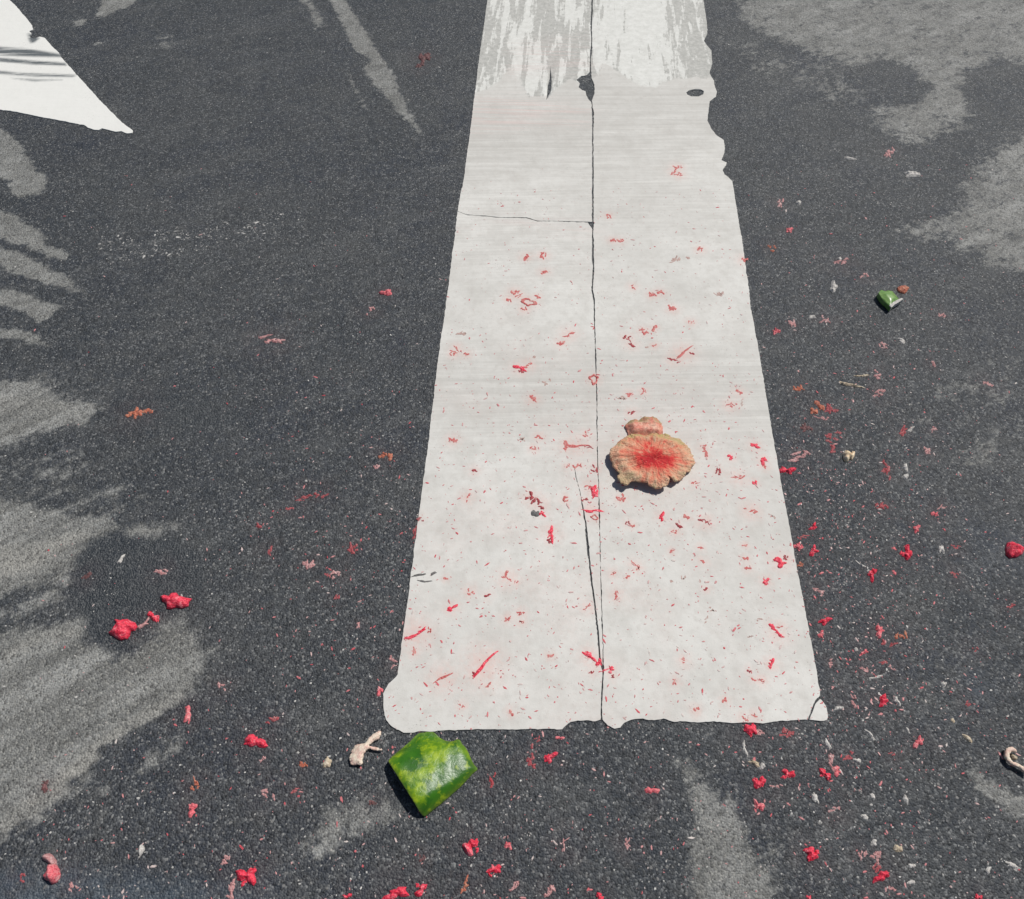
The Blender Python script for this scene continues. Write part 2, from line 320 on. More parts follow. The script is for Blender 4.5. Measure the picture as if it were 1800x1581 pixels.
# ------------------------------------------------------------------ the melon pieces: x, y, w, h, angle, kind
# kinds: R juicy red lump, r dull dried red, p pink, w whitish, t tan, o orange brown, b brown, k grey, z smeared red on the paint
CR = """270 1085 15 22 70 R;330 1256 15 27 0 P;447 1304 40 26 20 R;478 1267 20 17 0 r;342 1381 12 22 -15 o;338 1424 20 18 0 P;80 1383 15 24 0 d
127 1557 19 15 0 p;435 1539 26 44 -35 R;396 1513 22 10 25 p;404 1566 13 36 15 p;35 1543 14 18 0 r;462 1338 11 10 0 p;532 1342 15 14 20 o;575 1341 13 21 -10 t;470 1397 13 26 30 p
517 1390 18 8 20 r;543 991 18 15 0 p;590 1012 22 12 0 p;577 1009 13 9 0 r;620 966 20 15 0 r;508 894 15 8 30 r;535 876 30 7 25 r;562 870 24 7 -10 r;474 968 7 20 -10 r;455 925 9 8 0 r
153 1015 20 13 0 d;283 1007 24 10 0 p;213 983 18 6 40 w;237 727 36 16 10 o;262 725 18 9 5 o;677 800 28 16 0 o;680 515 19 14 0 P;651 547 20 11 0 p;477 597 40 10 -15 p;745 100 24 22 30 d;738 118 20 12 0 d
690 1160 18 8 -40 p;694 1172 14 6 20 p;667 1215 10 20 15 P;390 1207 20 9 -10 p;592 1050 13 11 0 r;732 935 8 22 -10 r;738 912 14 10 0 r;663 822 10 10 0 p;932 1338 13 26 10 r
966 1332 24 18 0 R;864 1372 13 27 0 D;1145 1390 20 17 20 P;826 1488 32 26 25 R;893 1487 13 16 0 P;890 1472 14 6 40 p;870 1528 20 24 15 R;817 1556 10 32 -25 o;697 1571 40 26 20 R;740 1566 22 18 0 R
905 1555 15 13 0 p;968 1565 20 15 0 p;1055 1577 18 12 0 R;992 1484 7 30 -20 p;1103 1483 7 22 0 p;983 1297 14 8 0 P;742 1511 14 13 0 d;655 1412 14 11 0 d;610 1576 16 9 0 R;630 1100 8 8 0 p
1319 1283 17 34 5 R;1308 1267 16 8 -30 z;1382 1286 22 16 0 r;1336 1288 14 10 30 p;1310 1316 6 22 15 w;1326 1343 24 7 -35 t;1340 1347 9 12 0 w;1386 1361 20 18 0 R;1336 1376 24 22 10 R;1366 1383 22 5 5 p
1334 1417 15 24 10 P;1449 1361 19 18 0 R;1470 1356 16 14 0 P;1462 1338 9 30 15 p;1455 1309 9 18 25 w;1491 1328 16 14 0 r;1507 1337 14 7 -35 w;1467 1424 28 9 25 p;1432 1403 8 22 15 w;1534 1400 7 12 20 w
1592 1405 8 15 10 w;1520 1436 11 9 0 w;1614 1305 15 24 -5 P;1570 1327 14 8 0 r;1530 1292 24 5 -38 w;1596 1284 12 4 -50 w;1425 1501 26 27 0 R;1515 1502 18 16 0 p;1541 1507 18 18 30 p;1541 1526 16 12 0 r
1550 1541 34 18 10 R;1565 1563 18 9 -10 p;1578 1492 16 14 0 t;1536 1482 13 10 0 w;1603 1522 12 8 -20 w;1602 1551 12 8 10 w;1780 1522 26 8 -15 w;1737 1530 9 13 -25 w;1720 1577 15 10 0 R;1422 1579 12 9 0 R
1552 1231 16 26 5 R;1576 1232 9 16 15 w;1500 1231 9 28 10 p;1474 1245 15 7 15 w;1449 1092 24 12 5 R;1443 1116 11 14 0 P;1545 1110 15 24 -25 P;1584 1118 24 15 -20 o;1570 1132 14 9 0 r;1461 1165 9 14 30 p
1519 1147 18 8 30 P;1505 1142 8 6 0 w;1553 1165 16 8 20 r;1519 1177 17 6 -35 p;1569 1174 16 5 -35 p;1659 1203 7 12 -30 w;1714 1140 14 7 0 r;1703 1237 13 9 -15 r;1777 1068 16 13 0 r;1675 1267 7 7 0 t;1700 1299 26 6 -30 t
1595 973 24 21 0 R;1680 962 16 7 5 r;1533 1010 15 21 -10 R;1514 992 20 3 -35 w;1572 1007 7 7 0 P;1677 1010 9 16 30 r;1655 966 8 16 0 w;1611 930 13 13 0 P;1550 890 20 13 20 r;1643 904 14 10 30 P;1656 893 18 5 10 p
1558 827 19 18 0 r;1592 822 9 13 0 w;1592 838 11 9 0 w;1629 793 11 17 0 p;1642 757 12 8 40 p;1585 758 14 16 20 r;1600 756 12 6 30 w;1463 768 17 20 0 r;1464 790 14 16 0 r;1438 724 28 18 5 o;1462 722 20 15 10 r
1446 735 30 7 -10 p;1417 753 20 16 20 d;1384 828 24 15 -5 R;1404 803 40 13 8 p;1404 684 22 8 5 o;1495 676 36 6 -18 t;1515 660 22 4 12 t;1545 691 26 10 5 p;1540 659 13 20 0 p;1393 570 14 14 0 p
1365 583 14 10 10 P;1450 564 20 8 -10 p;1427 558 14 6 0 w;1553 608 15 7 -30 p;1480 461 30 7 18 p;1519 486 22 7 0 p;1357 434 17 11 10 o;1388 405 15 9 0 P;1372 357 8 15 0 p;1404 357 8 8 0 w
1565 264 16 11 20 p;1560 273 10 6 0 p;1603 308 26 10 0 w;1493 280 22 4 -15 w;1465 505 14 16 40 w;1737 675 18 5 -25 p;1402 961 16 13 20 P;1430 969 18 15 20 R;1430 927 15 10 15 R;1410 945 24 5 20 r;1441 1040 26 7 -35 p
1407 995 12 7 10 o;1325 1258 10 7 0 z;1640 640 14 8 -30 p;1585 600 14 8 -15 w;1553 1130 8 8 0 r;1476 455 8 5 0 w;1655 554 16 9 10 p;1512 1386 10 6 0 p;945 1300 6 12 0 r;935 1312 6 6 0 r;1540 1190 20 5 15 w
1190 296 16 6 -15 z;1184 303 14 7 30 z;1193 309 16 6 0 z;1077 424 12 8 20 z;1090 425 12 6 -15 z;1070 380 10 6 0 z;925 453 15 9 25 z;955 451 9 15 -25 z;957 479 14 5 20 z;905 516 18 8 15 z;894 528 12 8 0 z
912 522 16 5 25 z;929 533 24 14 8 O;922 546 13 7 0 z;945 523 9 5 0 z;1147 520 14 10 10 z;1160 516 14 6 15 z;1181 545 16 10 0 z;1230 440 13 7 20 z;1185 457 22 8 25 b;1209 455 8 6 0 b;1265 519 18 7 0 b;1308 458 18 6 -10 z
1113 506 12 5 -50 z;1214 568 12 6 -10 z;986 604 15 9 10 z;1000 589 22 7 30 z;914 648 22 10 -20 R;928 643 20 6 35 z;916 655 10 7 0 D;939 629 8 5 40 b;958 673 12 14 10 b;1103 595 16 8 5 D;1110 607 18 5 -35 D
1131 584 15 9 -10 z;1150 578 9 8 0 z;1137 612 7 5 0 b;1150 609 10 5 10 z;1184 634 20 5 -20 D;1201 622 32 4 28 z;1216 623 8 4 -30 D;1044 668 17 16 0 O;937 703 17 6 -40 z;802 613 14 4 -30 z;820 624 12 6 0 z;798 623 14 6 30 z
812 587 22 6 8 b;797 775 16 9 -25 z;1130 690 11 9 20 z;1093 702 14 6 0 b;1106 694 12 6 0 z;1299 691 14 6 -10 z;1283 714 20 5 -15 z;1110 727 16 7 15 D;1303 711 4 10 10 b;918 774 11 7 -20 b;947 769 14 7 0 z;938 790 12 6 30 z
1012 784 34 5 -5 z;995 786 9 20 0 z;1033 786 20 4 -12 D;1030 765 8 14 -30 z;1046 823 16 10 -20 D;997 822 11 10 0 z;1017 821 12 8 0 z;834 829 12 6 0 D;822 875 5 18 -35 z;1038 858 26 5 0 z;1044 866 18 15 5 R
1028 880 12 8 0 D;1040 899 30 5 -12 R;1045 911 14 9 0 O;1009 822 5 5 0 z;935 876 24 16 -30 D;948 888 8 26 40 D;953 904 12 9 10 R;941 904 13 13 0 k;969 938 11 26 -12 R;965 952 8 8 0 D;993 876 8 6 0 z;993 881 10 5 10 z
1092 878 16 12 0 z;1163 909 10 17 -20 R;1206 910 9 8 0 z;1239 918 24 5 -18 D;1193 926 9 8 0 D;1185 936 14 6 25 z;1319 899 26 6 -18 z;1359 909 14 5 -30 b;1103 920 10 5 25 D;1112 926 7 6 0 z;1284 805 12 8 0 R;1263 830 8 12 30 D
1326 785 16 9 -10 R;1296 840 24 5 -3 z;1326 850 11 7 -20 R;1341 811 15 12 -15 R;1343 820 9 14 20 z;1220 850 14 4 0 z;1237 790 8 12 20 z;1241 800 7 9 0 z;1113 992 12 5 -10 z;1122 999 5 12 0 z;1371 990 26 13 15 R;1383 982 8 10 -30 D
1345 1023 10 14 10 R;1309 960 7 5 0 z;1311 983 9 6 -30 z;1313 1000 9 6 0 z;1235 988 9 4 -20 z;1180 970 7 5 0 z;1231 964 8 4 0 z;1357 1103 14 10 -20 R;1368 1115 26 6 -35 R;1370 1104 14 4 0 z;1335 1090 16 4 0 b;1355 1168 9 17 0 R
1316 1181 6 6 0 D;1324 1196 7 5 0 z;1338 1197 14 4 -18 z;890 1009 8 7 0 z;893 1019 26 5 -35 z;908 1024 10 5 -10 z;794 1070 17 9 30 R;826 1041 14 8 -20 z;857 1048 8 6 0 D;915 1079 13 5 15 z;892 1089 12 7 30 z;917 1094 10 4 0 z
731 1115 46 7 32 R;716 1123 6 7 0 D;755 1111 10 8 30 z;728 1147 6 12 -10 z;778 1193 36 4 36 z;850 1172 56 5 38 R;833 1187 8 6 0 D;858 1204 14 5 30 z;1036 1154 26 11 -50 R;1052 1166 14 10 -50 R;1060 1180 40 6 4 R;1040 1183 10 5 0 D
1074 1179 12 9 0 R;1273 1232 9 8 0 z;1222 1250 12 11 -20 z;1033 1068 18 5 45 z;1077 1190 7 5 0 D;967 1154 9 8 30 z;1202 1162 7 14 0 z;1252 1074 14 4 -20 b;1240 1090 16 4 60 b;1084 1048 6 18 -15 z;1318 1120 10 5 0 b;1186 1200 6 12 -10 z
1103 1015 6 6 0 z;1078 1009 12 4 35 z;1240 1037 7 5 0 D;1230 1023 5 8 0 b;1180 1023 8 5 0 b;1200 1018 12 7 0 b;783 1018 6 6 0 z;736 1012 26 4 20 k;746 1022 22 4 -5 k;762 1010 14 4 25 k;812 1242 10 8 20 z;898 1254 8 8 30 z"""
DESC = {'R': ('bright red juicy', 'lump'), 'r': ('dull red', 'scrap'), 'p': ('pale pink', 'scrap'), 'P': ('rosy pink', 'lump'), 'w': ('whitish', 'sliver'),
        't': ('tan', 'sliver'), 'o': ('orange brown', 'scrap'), 'b': ('faded brown', 'fleck'), 'k': ('dark grey', 'fleck'), 'z': ('dried red', 'fleck'), 'D': ('dark red', 'fleck'),
        'd': ('dark dried', 'scrap'), 'O': ('ring shaped reddish', 'fleck')}
crumbs = []
for rec in CR.replace('\n', ';').split(';'):
    f = rec.split(); crumbs.append((*[float(v) for v in f[:5]], f[5]))
stripe_polys = [np.array(p) for p in (left_up, left_dn, right, chip)]
mark_poly = np.array(MARK)
def on_paint(x, y):
    q = np.array([[x, y]], float)
    return any(pip(q, p)[0] for p in stripe_polys) or pip(q, mark_poly)[0]
def on_paint_many(xy):
    m = pip(xy, mark_poly)
    for p in stripe_polys: m |= pip(xy, p)
    return m
T_PAINT = 0.0022

# ------------------------------------------------------------------ materials
a = N('worn_asphalt')
warp = a.noise(42, 5, .7); grain = a.vor(300, out='Color'); gcell = a.vor(300); g2 = a.vor(125, out='Color'); g2d = a.vor(125)
sepg = a.t.nodes.new('ShaderNodeSeparateColor'); a.put(sepg.inputs[0], grain)
sep2 = a.t.nodes.new('ShaderNodeSeparateColor'); a.put(sep2.inputs[0], g2)
fine = a.noise(700, 2, .6)
big = a.noise(1.7, 4, .6); mid = a.noise(8, 4, .6); mot = a.noise(34, 3, .7); mot2 = a.noise(75, 3, .7)
swp = a.noise(1, 5, .6, vec=a.map((3, 16, 3), (0, 0, math.radians(-20))), dist=.5)
dark = a.mix(a.rng(big, .40, .60), (.029, .036, .046), (.054, .059, .065))
dark = a.mix(a.math('MULTIPLY', a.rng(a.noise(3.4, 5, .65, dist=.6), .46, .62), .95), dark, (.026, .033, .047))
dark = a.mix(a.math('MULTIPLY', a.rng(a.noise(5.2, 5, .65, vec=a.map(loc=(7, 3, 0))), .52, .68), .65), dark, (.080, .083, .084))
dark = a.mix(a.math('MULTIPLY', a.rng(mid, .42, .68), .6), dark, (.034, .038, .044))
dark = a.mix(a.math('MULTIPLY', a.rng(swp, .5, .72), .55), dark, (.098, .102, .104))
dark = a.mix(a.math('MULTIPLY', a.rng(mot, .45, .72), .5), dark, (.088, .089, .086))
dark = a.mix(a.math('MULTIPLY', a.rng(mot2, .5, .34), .5), dark, (.026, .028, .031))
gr = a.rng(sepg.outputs[0], .5, 1.0)
dark = a.mix(a.math('MULTIPLY', a.math('POWER', gr, 2.6), .85), dark, (.21, .215, .215))
dark = a.mix(a.rng(sepg.outputs[1], .0, .46, .85, 0), dark, (.011, .013, .015))
stone = a.math('MULTIPLY', a.rng(sep2.outputs[0], .88, .91), a.rng(g2d, .0028 * 125, .0016 * 125))
dark = a.mix(a.math('MULTIPLY', stone, .55), dark, (.30, .29, .275))
streak = a.noise(1, 6, .62, vec=a.map((2.6, 24, 8), (0, 0, math.radians(-34))), dist=.35)
streak2 = a.noise(1, 5, .6, vec=a.map((4.5, 55, 8), (0, 0, math.radians(-36))), dist=.3)
pal = a.mix(a.rng(a.math('ADD', a.math('MULTIPLY', streak, a.attr('fan')), a.math('MULTIPLY', a.noise(11, 5, .7, dist=.8), a.math('SUBTRACT', 1.0, a.attr('fan')))), .38, .62), (.125, .127, .122), (.35, .352, .338))
pal = a.mix(a.math('MULTIPLY', a.math('MULTIPLY', a.rng(streak2, .52, .36), a.attr('fan')), .5), pal, (.115, .114, .105))
pal = a.mix(a.rng(a.math('ADD', a.attr('bright'), a.math('MULTIPLY', a.math('SUBTRACT', streak, .5), .9)), .35, .75), pal, (.36, .35, .32))
pal = a.mix(a.math('MULTIPLY', a.rng(mid, .42, .62), .55), pal, (.22, .22, .208))
pal = a.mix(a.math('MULTIPLY', a.rng(mot, .5, .36), .5), pal, (.12, .118, .11))
pal = a.mix(a.math('MULTIPLY', a.rng(sepg.outputs[1], .0, .42, .9, 0), .85), pal, (.055, .054, .050))
pal = a.mix(a.math('MULTIPLY', a.math('POWER', gr, 2.0), .5), pal, (.44, .43, .39))
pf = a.attr('pale')
pm = a.math('ADD', pf, a.math('MULTIPLY', a.math('SUBTRACT', warp, .5), 1.0))
pm = a.math('ADD', pm, a.math('MULTIPLY', a.math('SUBTRACT', a.noise(15, 5, .7), .5), .8))
pm = a.math('ADD', pm, a.math('MULTIPLY', a.math('MULTIPLY', a.math('SUBTRACT', streak, .5), a.attr('fan')), 1.0))
pm = a.math('ADD', pm, a.math('MULTIPLY', a.math('MULTIPLY', a.math('SUBTRACT', a.noise(19, 6, .75, vec=a.map((1, 1.9, 1), (0, 0, math.radians(-26))), dist=.9), .5), a.math('SUBTRACT', 1.0, a.attr('fan'))), 2.2))
pm = a.math('MULTIPLY', a.rng(pm, .28, .68, 0, 1, True), a.rng(pf, .03, .25))
colr = a.mix(a.math('MULTIPLY', pm, .9), dark, pal)
wetm = a.rng(a.math('ADD', a.attr('wet'), a.math('MULTIPLY', a.math('SUBTRACT', warp, .5), .5)), .15, .8, 0, 1, True)
wetm = a.math('MULTIPLY', wetm, a.rng(a.attr('wet'), .01, .1))
colr = a.mix(a.math('MULTIPLY', wetm, .7), colr, a.mix(gr, (.026, .032, .038), (.06, .066, .072)))
blu = a.math('MULTIPLY', a.attr('blue'), a.rng(warp, .3, .6))
colr = a.mix(a.math('MULTIPLY', blu, .6), colr, (.085, .115, .15))
pk = a.math('MULTIPLY', a.attr('pink'), a.rng(mot, .35, .6))
colr = a.mix(a.math('MULTIPLY', pk, .10), colr, (.16, .05, .055))
h = a.math('ADD', a.math('MULTIPLY', gcell, -.9), a.math('MULTIPLY', fine, .4))
h = a.math('ADD', h, a.math('MULTIPLY', g2d, -.5))
a.set(color=colr, rough=a.rng(wetm, 0, 1, .60, .50), spec=.5, normal=a.bump(h, .8, .0026, a.bump(a.noise(60, 3, .6), .25, .002)))
M_ASPH = a.m

s = N('worn_white_thermoplastic')
base = s.mix(s.rng(s.noise(2.2, 4, .6), .35, .65), (.61, .598, .565), (.69, .68, .645))
base = s.mix(s.math('MULTIPLY', s.rng(s.noise(14, 5, .7), .42, .70), .7), base, (.51, .495, .46))
base = s.mix(s.math('MULTIPLY', s.rng(s.noise(60, 4, .7), .50, .70), .45), base, (.50, .475, .44))
brush = s.noise(1, 5, .7, vec=s.map((5, 130, 6), (0, 0, math.radians(-2)), vec=s.co), dist=.4); bz = s.math('ADD', s.math('MULTIPLY', s.attr('brushed'), .9), .12)
base = s.mix(s.math('MULTIPLY', s.math('MULTIPLY', s.rng(brush, .47, .70), .45), bz), base, (.50, .485, .455))
base = s.mix(s.math('MULTIPLY', s.math('MULTIPLY', s.rng(brush, .50, .32), .35), bz), base, (.75, .74, .70))
gb = s.math('MULTIPLY', s.attr('grey'), s.rng(s.noise(1, 4, .65, vec=s.map((2.5, 60, 3)), dist=.3), .3, .65))
base = s.mix(s.math('MULTIPLY', gb, .8), base, (.45, .435, .405))
oldz = s.rng(s.math('ADD', s.attr('old'), s.math('MULTIPLY', s.math('SUBTRACT', s.noise(30, 4, .7), .5), 1.2)), .4, .6)
drip = s.math('ADD', s.noise(1, 5, .6, vec=s.map((34, 3.6, 7), (0, 0, math.radians(5))), dist=.35), s.math('MULTIPLY', s.math('SUBTRACT', s.noise(55, 3, .7), .5), .28))
drip = s.math('ADD', drip, s.math('MULTIPLY', s.math('SUBTRACT', s.attr('fresh'), .30), .17))
drip = s.math('ADD', drip, s.math('MULTIPLY', s.math('SUBTRACT', s.noise(1, 4, .6, vec=s.map((110, 7, 7), (0, 0, math.radians(2)))), .5), .30))
oldc = s.mix(s.rng(drip, .47, .52), s.mix(s.rng(s.noise(80, 4, .7), .35, .65), (.38, .38, .355), (.52, .515, .485)), s.mix(s.rng(s.noise(45, 4, .7), .35, .65), (.72, .72, .685), (.62, .62, .585)))
oldc = s.mix(s.math('MULTIPLY', s.rng(s.noise(110, 3, .7), .52, .72), .4), oldc, (.52, .51, .475))
base = s.mix(oldz, base, oldc)
base = s.mix(s.math('MULTIPLY', s.attr('clean'), .75), base, (.80, .80, .765))
pkn = s.math('MULTIPLY', s.attr('pink'), s.rng(s.noise(160, 3, .6), .25, .6))
base = s.mix(s.math('MULTIPLY', pkn, .50), base, (.72, .42, .37))
base = s.mix(s.math('MULTIPLY', s.attr('tint'), s.rng(s.noise(1, 4, .6, vec=s.map((4, 110, 4), (0, 0, math.radians(3)))), .45, .7)), base, (.66, .47, .44))
sc_ = s.math('MULTIPLY', s.attr('scuff'), s.rng(s.noise(1, 5, .7, vec=s.map((5, 70, 5), (0, 0, math.radians(-4)))), .30, .50))
base = s.mix(s.math('MULTIPLY', sc_, .95), base, (.085, .10, .11))
v2 = s.vor(150); pit = s.math('MULTIPLY', s.rng(v2, .20, .12), s.rng(s.noise(11, 4, .7), .53, .66)); base = s.mix(s.math('MULTIPLY', pit, .55), base, (.27, .26, .25))
v1 = s.vor(420); dot = s.math('MULTIPLY', s.rng(v1, .16, .08), s.rng(s.noise(45, 2, .5), .52, .62))
base = s.mix(s.math('MULTIPLY', dot, .5), base, (.30, .24, .22))
hh = s.math('ADD', s.noise(420, 3, .6), s.math('MULTIPLY', s.math('MULTIPLY', brush, bz), 1.0))
s.set(color=base, rough=.72, spec=.35, normal=s.bump(hh, .22, .0012, s.bump(s.noise(35, 3, .5), .3, .003)))
M_PAINT = s.m

def flesh(name, c1, c2, c3, rough=.42, sss=.12, bs=.5):
    f = N(name); n1 = f.noise(210, 5, .7); n2 = f.noise(90, 4, .7, dist=.6); n3 = f.noise(430, 3, .7)
    dk = tuple(v * .38 for v in c1)
    c = f.mix(f.rng(n1, .40, .60), c1, c2); c = f.mix(f.math('MULTIPLY', f.rng(n2, .54, .66), .85), c, c3)
    c = f.mix(f.math('MULTIPLY', f.rng(n3, .46, .34), .75), c, dk)
    f.set(color=c, rough=f.rng(n1, .35, .65, rough * .6, rough * 1.25), spec=.5, normal=f.bump(f.math('ADD', f.math('MULTIPLY', n1, 2.2), f.math('ADD', n3, f.vor(330))), bs, .0022))
    f.b.inputs['Subsurface Weight'].default_value = sss; f.b.inputs['Subsurface Radius'].default_value = (.004, .001, .0008)
    f.b.inputs['Subsurface Scale'].default_value = 1.0
    return f.m
MAT = {
 'R': flesh('red_melon_flesh', (.74, .022, .055), (.92, .075, .13), (.94, .30, .34), .38, .15),
 'P': flesh('rosy_melon_flesh', (.70, .10, .13), (.80, .22, .24), (.88, .45, .44), .45, .12),
 'r': flesh('dull_red_flesh', (.30, .045, .055), (.44, .10, .11), (.50, .22, .21), .55, .05),
 'p': flesh('pale_pink_flesh', (.46, .20, .20), (.60, .34, .33), (.68, .50, .48), .6, .05),
 'w': flesh('whitish_rind_scrap', (.50, .47, .44), (.66, .63, .59), (.72, .70, .66), .6, .0),
 't': flesh('tan_rind_scrap', (.46, .36, .25), (.62, .52, .38), (.70, .62, .50), .6, .0),
 'o': flesh('orange_brown_flesh', (.42, .10, .06), (.56, .20, .12), (.60, .33, .22), .55, .05),
 'b': flesh('faded_brown_stain', (.40, .25, .22), (.50, .36, .32), (.60, .50, .46), .7, .0, .2),
 'k': flesh('grey_grime', (.10, .10, .10), (.17, .16, .155), (.26, .25, .24), .75, .0, .3),
 'z': flesh('dried_red_pulp', (.50, .075, .075), (.58, .19, .17), (.66, .36, .32), .65, .0, .3),
 'D': flesh('dark_red_pulp', (.26, .02, .028), (.42, .05, .06), (.50, .13, .13), .5, .03, .4),
 'd': flesh('dark_dried_scrap', (.09, .045, .045), (.17, .065, .065), (.26, .12, .12), .6, .0),
}
MAT['O'] = MAT['z']
MAT['c'] = flesh('cream_crumb', (.80, .58, .36), (.88, .74, .52), (.90, .84, .70), .5, .05, .2)
gn = N('pale_grit'); oi = gn.t.nodes.new('ShaderNodeNewGeometry').outputs['Random Per Island']
gn.set(color=gn.ramp(oi, [(0, (.10, .10, .105)), (.45, (.22, .22, .215)), (.8, (.38, .37, .35)), (1, (.62, .60, .57))]), rough=.7)
M_GRIT = gn.m
pc = N('pink_flecks'); oi = pc.t.nodes.new('ShaderNodeNewGeometry').outputs['Random Per Island']
pc.set(color=pc.ramp(oi, [(0, (.58, .07, .09)), (.3, (.56, .18, .19)), (.6, (.56, .31, .30)), (.85, (.56, .44, .42)), (1, (.60, .54, .50))]), rough=.55)
M_FLECK = pc.m

# ------------------------------------------------------------------ the road
def axis(lo, hi, step, far):
    core = list(np.arange(lo, hi + 1e-9, step)); a_, b_ = [], []
    d = step; p = lo
    while p > -far: d *= 1.5; p -= d; a_.append(p)
    d = step; p = core[-1]
    while p < far: d *= 1.5; p += d; b_.append(p)
    return np.array(a_[::-1] + core + b_)
xs = axis(-2.3, 2.3, .0085, 160); ys = axis(-0.15, 3.9, .0085, 160)
X, Y = np.meshgrid(xs, ys); P = np.stack((X.ravel(), Y.ravel()), 1)
pale = field(P, PALE, .75, .012); wet = field(P, WET); bright = field(P, BRIGHT); fan = np.where((P[:, 0] < 0), 1.0 - .8 * sstep((P[:, 1] - 1.15) / .35), .35); blue = field(P, BLUE)
# beyond the picture the same kind of worn patches go on, from low frequency noise
outside = (np.abs(P[:, 0]) > 2.0) | (P[:, 1] > 3.4) | (P[:, 1] < -.1)
near = outside & (np.abs(P[:, 0]) < 12) & (np.abs(P[:, 1]) < 12)
for i in np.where(near)[0]:
    pale[i] = max(pale[i], .8 * max(0, mnoise.noise((P[i, 0] * .9, P[i, 1] * .9, 3.1)) * 2.2 - .35))
pink = np.zeros(len(P))
for (x, y, wd, hh_, an, k) in crumbs:
    if on_paint(x, y) or k not in 'RrPpDdo': continue
    c = at(x, y); r = np.linalg.norm(at(x + max(wd, hh_), y) - c) * .95 + .006
    sel = np.where((np.abs(P[:, 0] - c[0]) < 3 * r) & (np.abs(P[:, 1] - c[1]) < 3 * r))[0]
    g = np.exp(-((P[sel] - c) ** 2).sum(1) / (r * r))
    pink[sel] = np.maximum(pink[sel], g)
    wet[sel] = np.maximum(wet[sel], g * (.85 if k in 'RP' else .5))
nx, ny = len(xs), len(ys)
V = np.column_stack((P, np.zeros(len(P))))
ii = (np.arange(ny - 1)[:, None] * nx + np.arange(nx - 1)[None, :]).ravel()
Fq = np.stack((ii, ii + 1, ii + nx + 1, ii + nx), 1)
me = bpy.data.meshes.new('road'); me.vertices.add(len(V)); me.vertices.foreach_set('co', V.ravel())
me.loops.add(len(Fq) * 4); me.loops.foreach_set('vertex_index', Fq.ravel()); me.polygons.add(len(Fq))
me.polygons.foreach_set('loop_start', np.arange(len(Fq)) * 4); me.polygons.foreach_set('loop_total', np.full(len(Fq), 4)); me.update(calc_edges=True)
for nm, vals in (('pale', pale), ('wet', wet), ('blue', blue), ('pink', pink), ('bright', bright), ('fan', fan)):
    at_ = me.attributes.new(nm, 'FLOAT', 'POINT'); at_.data.foreach_set('value', vals.astype(np.float32))
tag(link('road', me, M_ASPH), 'dark worn asphalt road with pale scuffed patches', kind='structure')

# ------------------------------------------------------------------ the painted markings
crs = [(at(x, y), np.linalg.norm(at(x + max(wd, hh_), y) - at(x, y)), k) for (x, y, wd, hh_, an, k) in crumbs if on_paint(x, y)]
def a_pink(P, d):
    f = np.zeros(len(P))
    for c, r, k in crs:
        if k in 'kb': continue
        rr = r * .62 + .0045
        f = np.maximum(f, np.exp(-((P - c) ** 2).sum(1) / (rr * rr)) * (.95 if k in 'RzDO' else .5))
    c = at(1150, 810); dd = (P - c) / np.array((.16, .15)); f = np.maximum(f, .30 * np.exp(-(dd ** 2).sum(1)))
    c = at(1020, 900); dd = (P - c) / np.array((.30, .50)); g = np.array([mnoise.noise((p[0] * 14, p[1] * 14, 6.6)) for p in P])
    f = np.maximum(f, .42 * np.clip(g + .12, 0, 1) * np.exp(-(dd ** 2).sum(1)))
    return f
def zone(polys): return lambda P, d: field(P, polys)
GREY = [([(600,630),(1500,620),(1500,750),(600,740)], .10, .8), ([(700,140),(1400,120),(1400,240),(1040,290),(700,360)], .12, .7), ([(900,1260),(1060,1240),(1060,1262),(960,1275)], .02, .3), ([(1300,360),(1000,330),(1000,400),(1300,400)], .08, .3)]
OLD = [([(700,-500),(1400,-500),(1400,130),(1180,140),(1150,155),(1120,150),(1060,112),(1040,155),(1000,140),(960,172),(930,170),(900,120),(870,150),(835,165),(700,160)], .03, 1.0)]
FRESH = [([(1046,-300),(1180,-300),(1170,130),(1140,160),(1100,135),(1052,120)], .05, 1.0), ([(880,-200),(905,-200),(905,30),(935,80),(965,165),(950,180),(925,160),(900,90),(875,30)], .04, .9), ([(985,-100),(1020,-100),(1010,50),(990,40)], .03, .5)]
BRUSHED = [([(600,160),(1500,160),(1500,420),(1330,430),(1050,400),(1050,520),(600,480)], .12, .9), ([(600,600),(1500,590),(1500,790),(600,800)], .10, .8), ([(-400,-100),(300,-100),(300,240),(-400,200)], .1, .6)]
TINT = [([(700,180),(900,170),(1040,190),(1040,215),(820,235),(700,240)], .05, .6), ([(900,80),(1040,60),(1040,130),(900,130)], .06, .4), ([(880,380),(1060,390),(1060,420),(800,400)], .04, .25)]
SCUFF = [([(-300,60),(0,84),(50,87),(108,97),(112,102),(60,101),(0,99),(-300,80)], .008, 1.0), ([(-300,90),(0,103),(60,108),(116,112),(118,117),(60,115),(0,110),(-300,100)], .006, 1.0),
  ([(49,60),(58,62),(70,69),(60,77),(54,78),(51,70)], .006, 1.0),
  ([(-300,115),(0,126),(30,129),(80,131),(134,133),(130,137),(60,136),(0,132),(-300,122)], .006, .9), ([(20,139),(70,141),(110,142),(60,145)], .006, .7)]
extra = []
for c, r, k in crs:
    extra.append(c + RNG.normal(0, r * .8 + .002, (10, 2)))
extra = np.vstack(extra)
def slab_top(thick):
    def f(P, d):
        z = np.array([mnoise.noise((p[0] * 9, p[1] * 9, 0.3)) for p in P]) * .00025
        return thick + np.where(d > .002, z, 0)
    return f
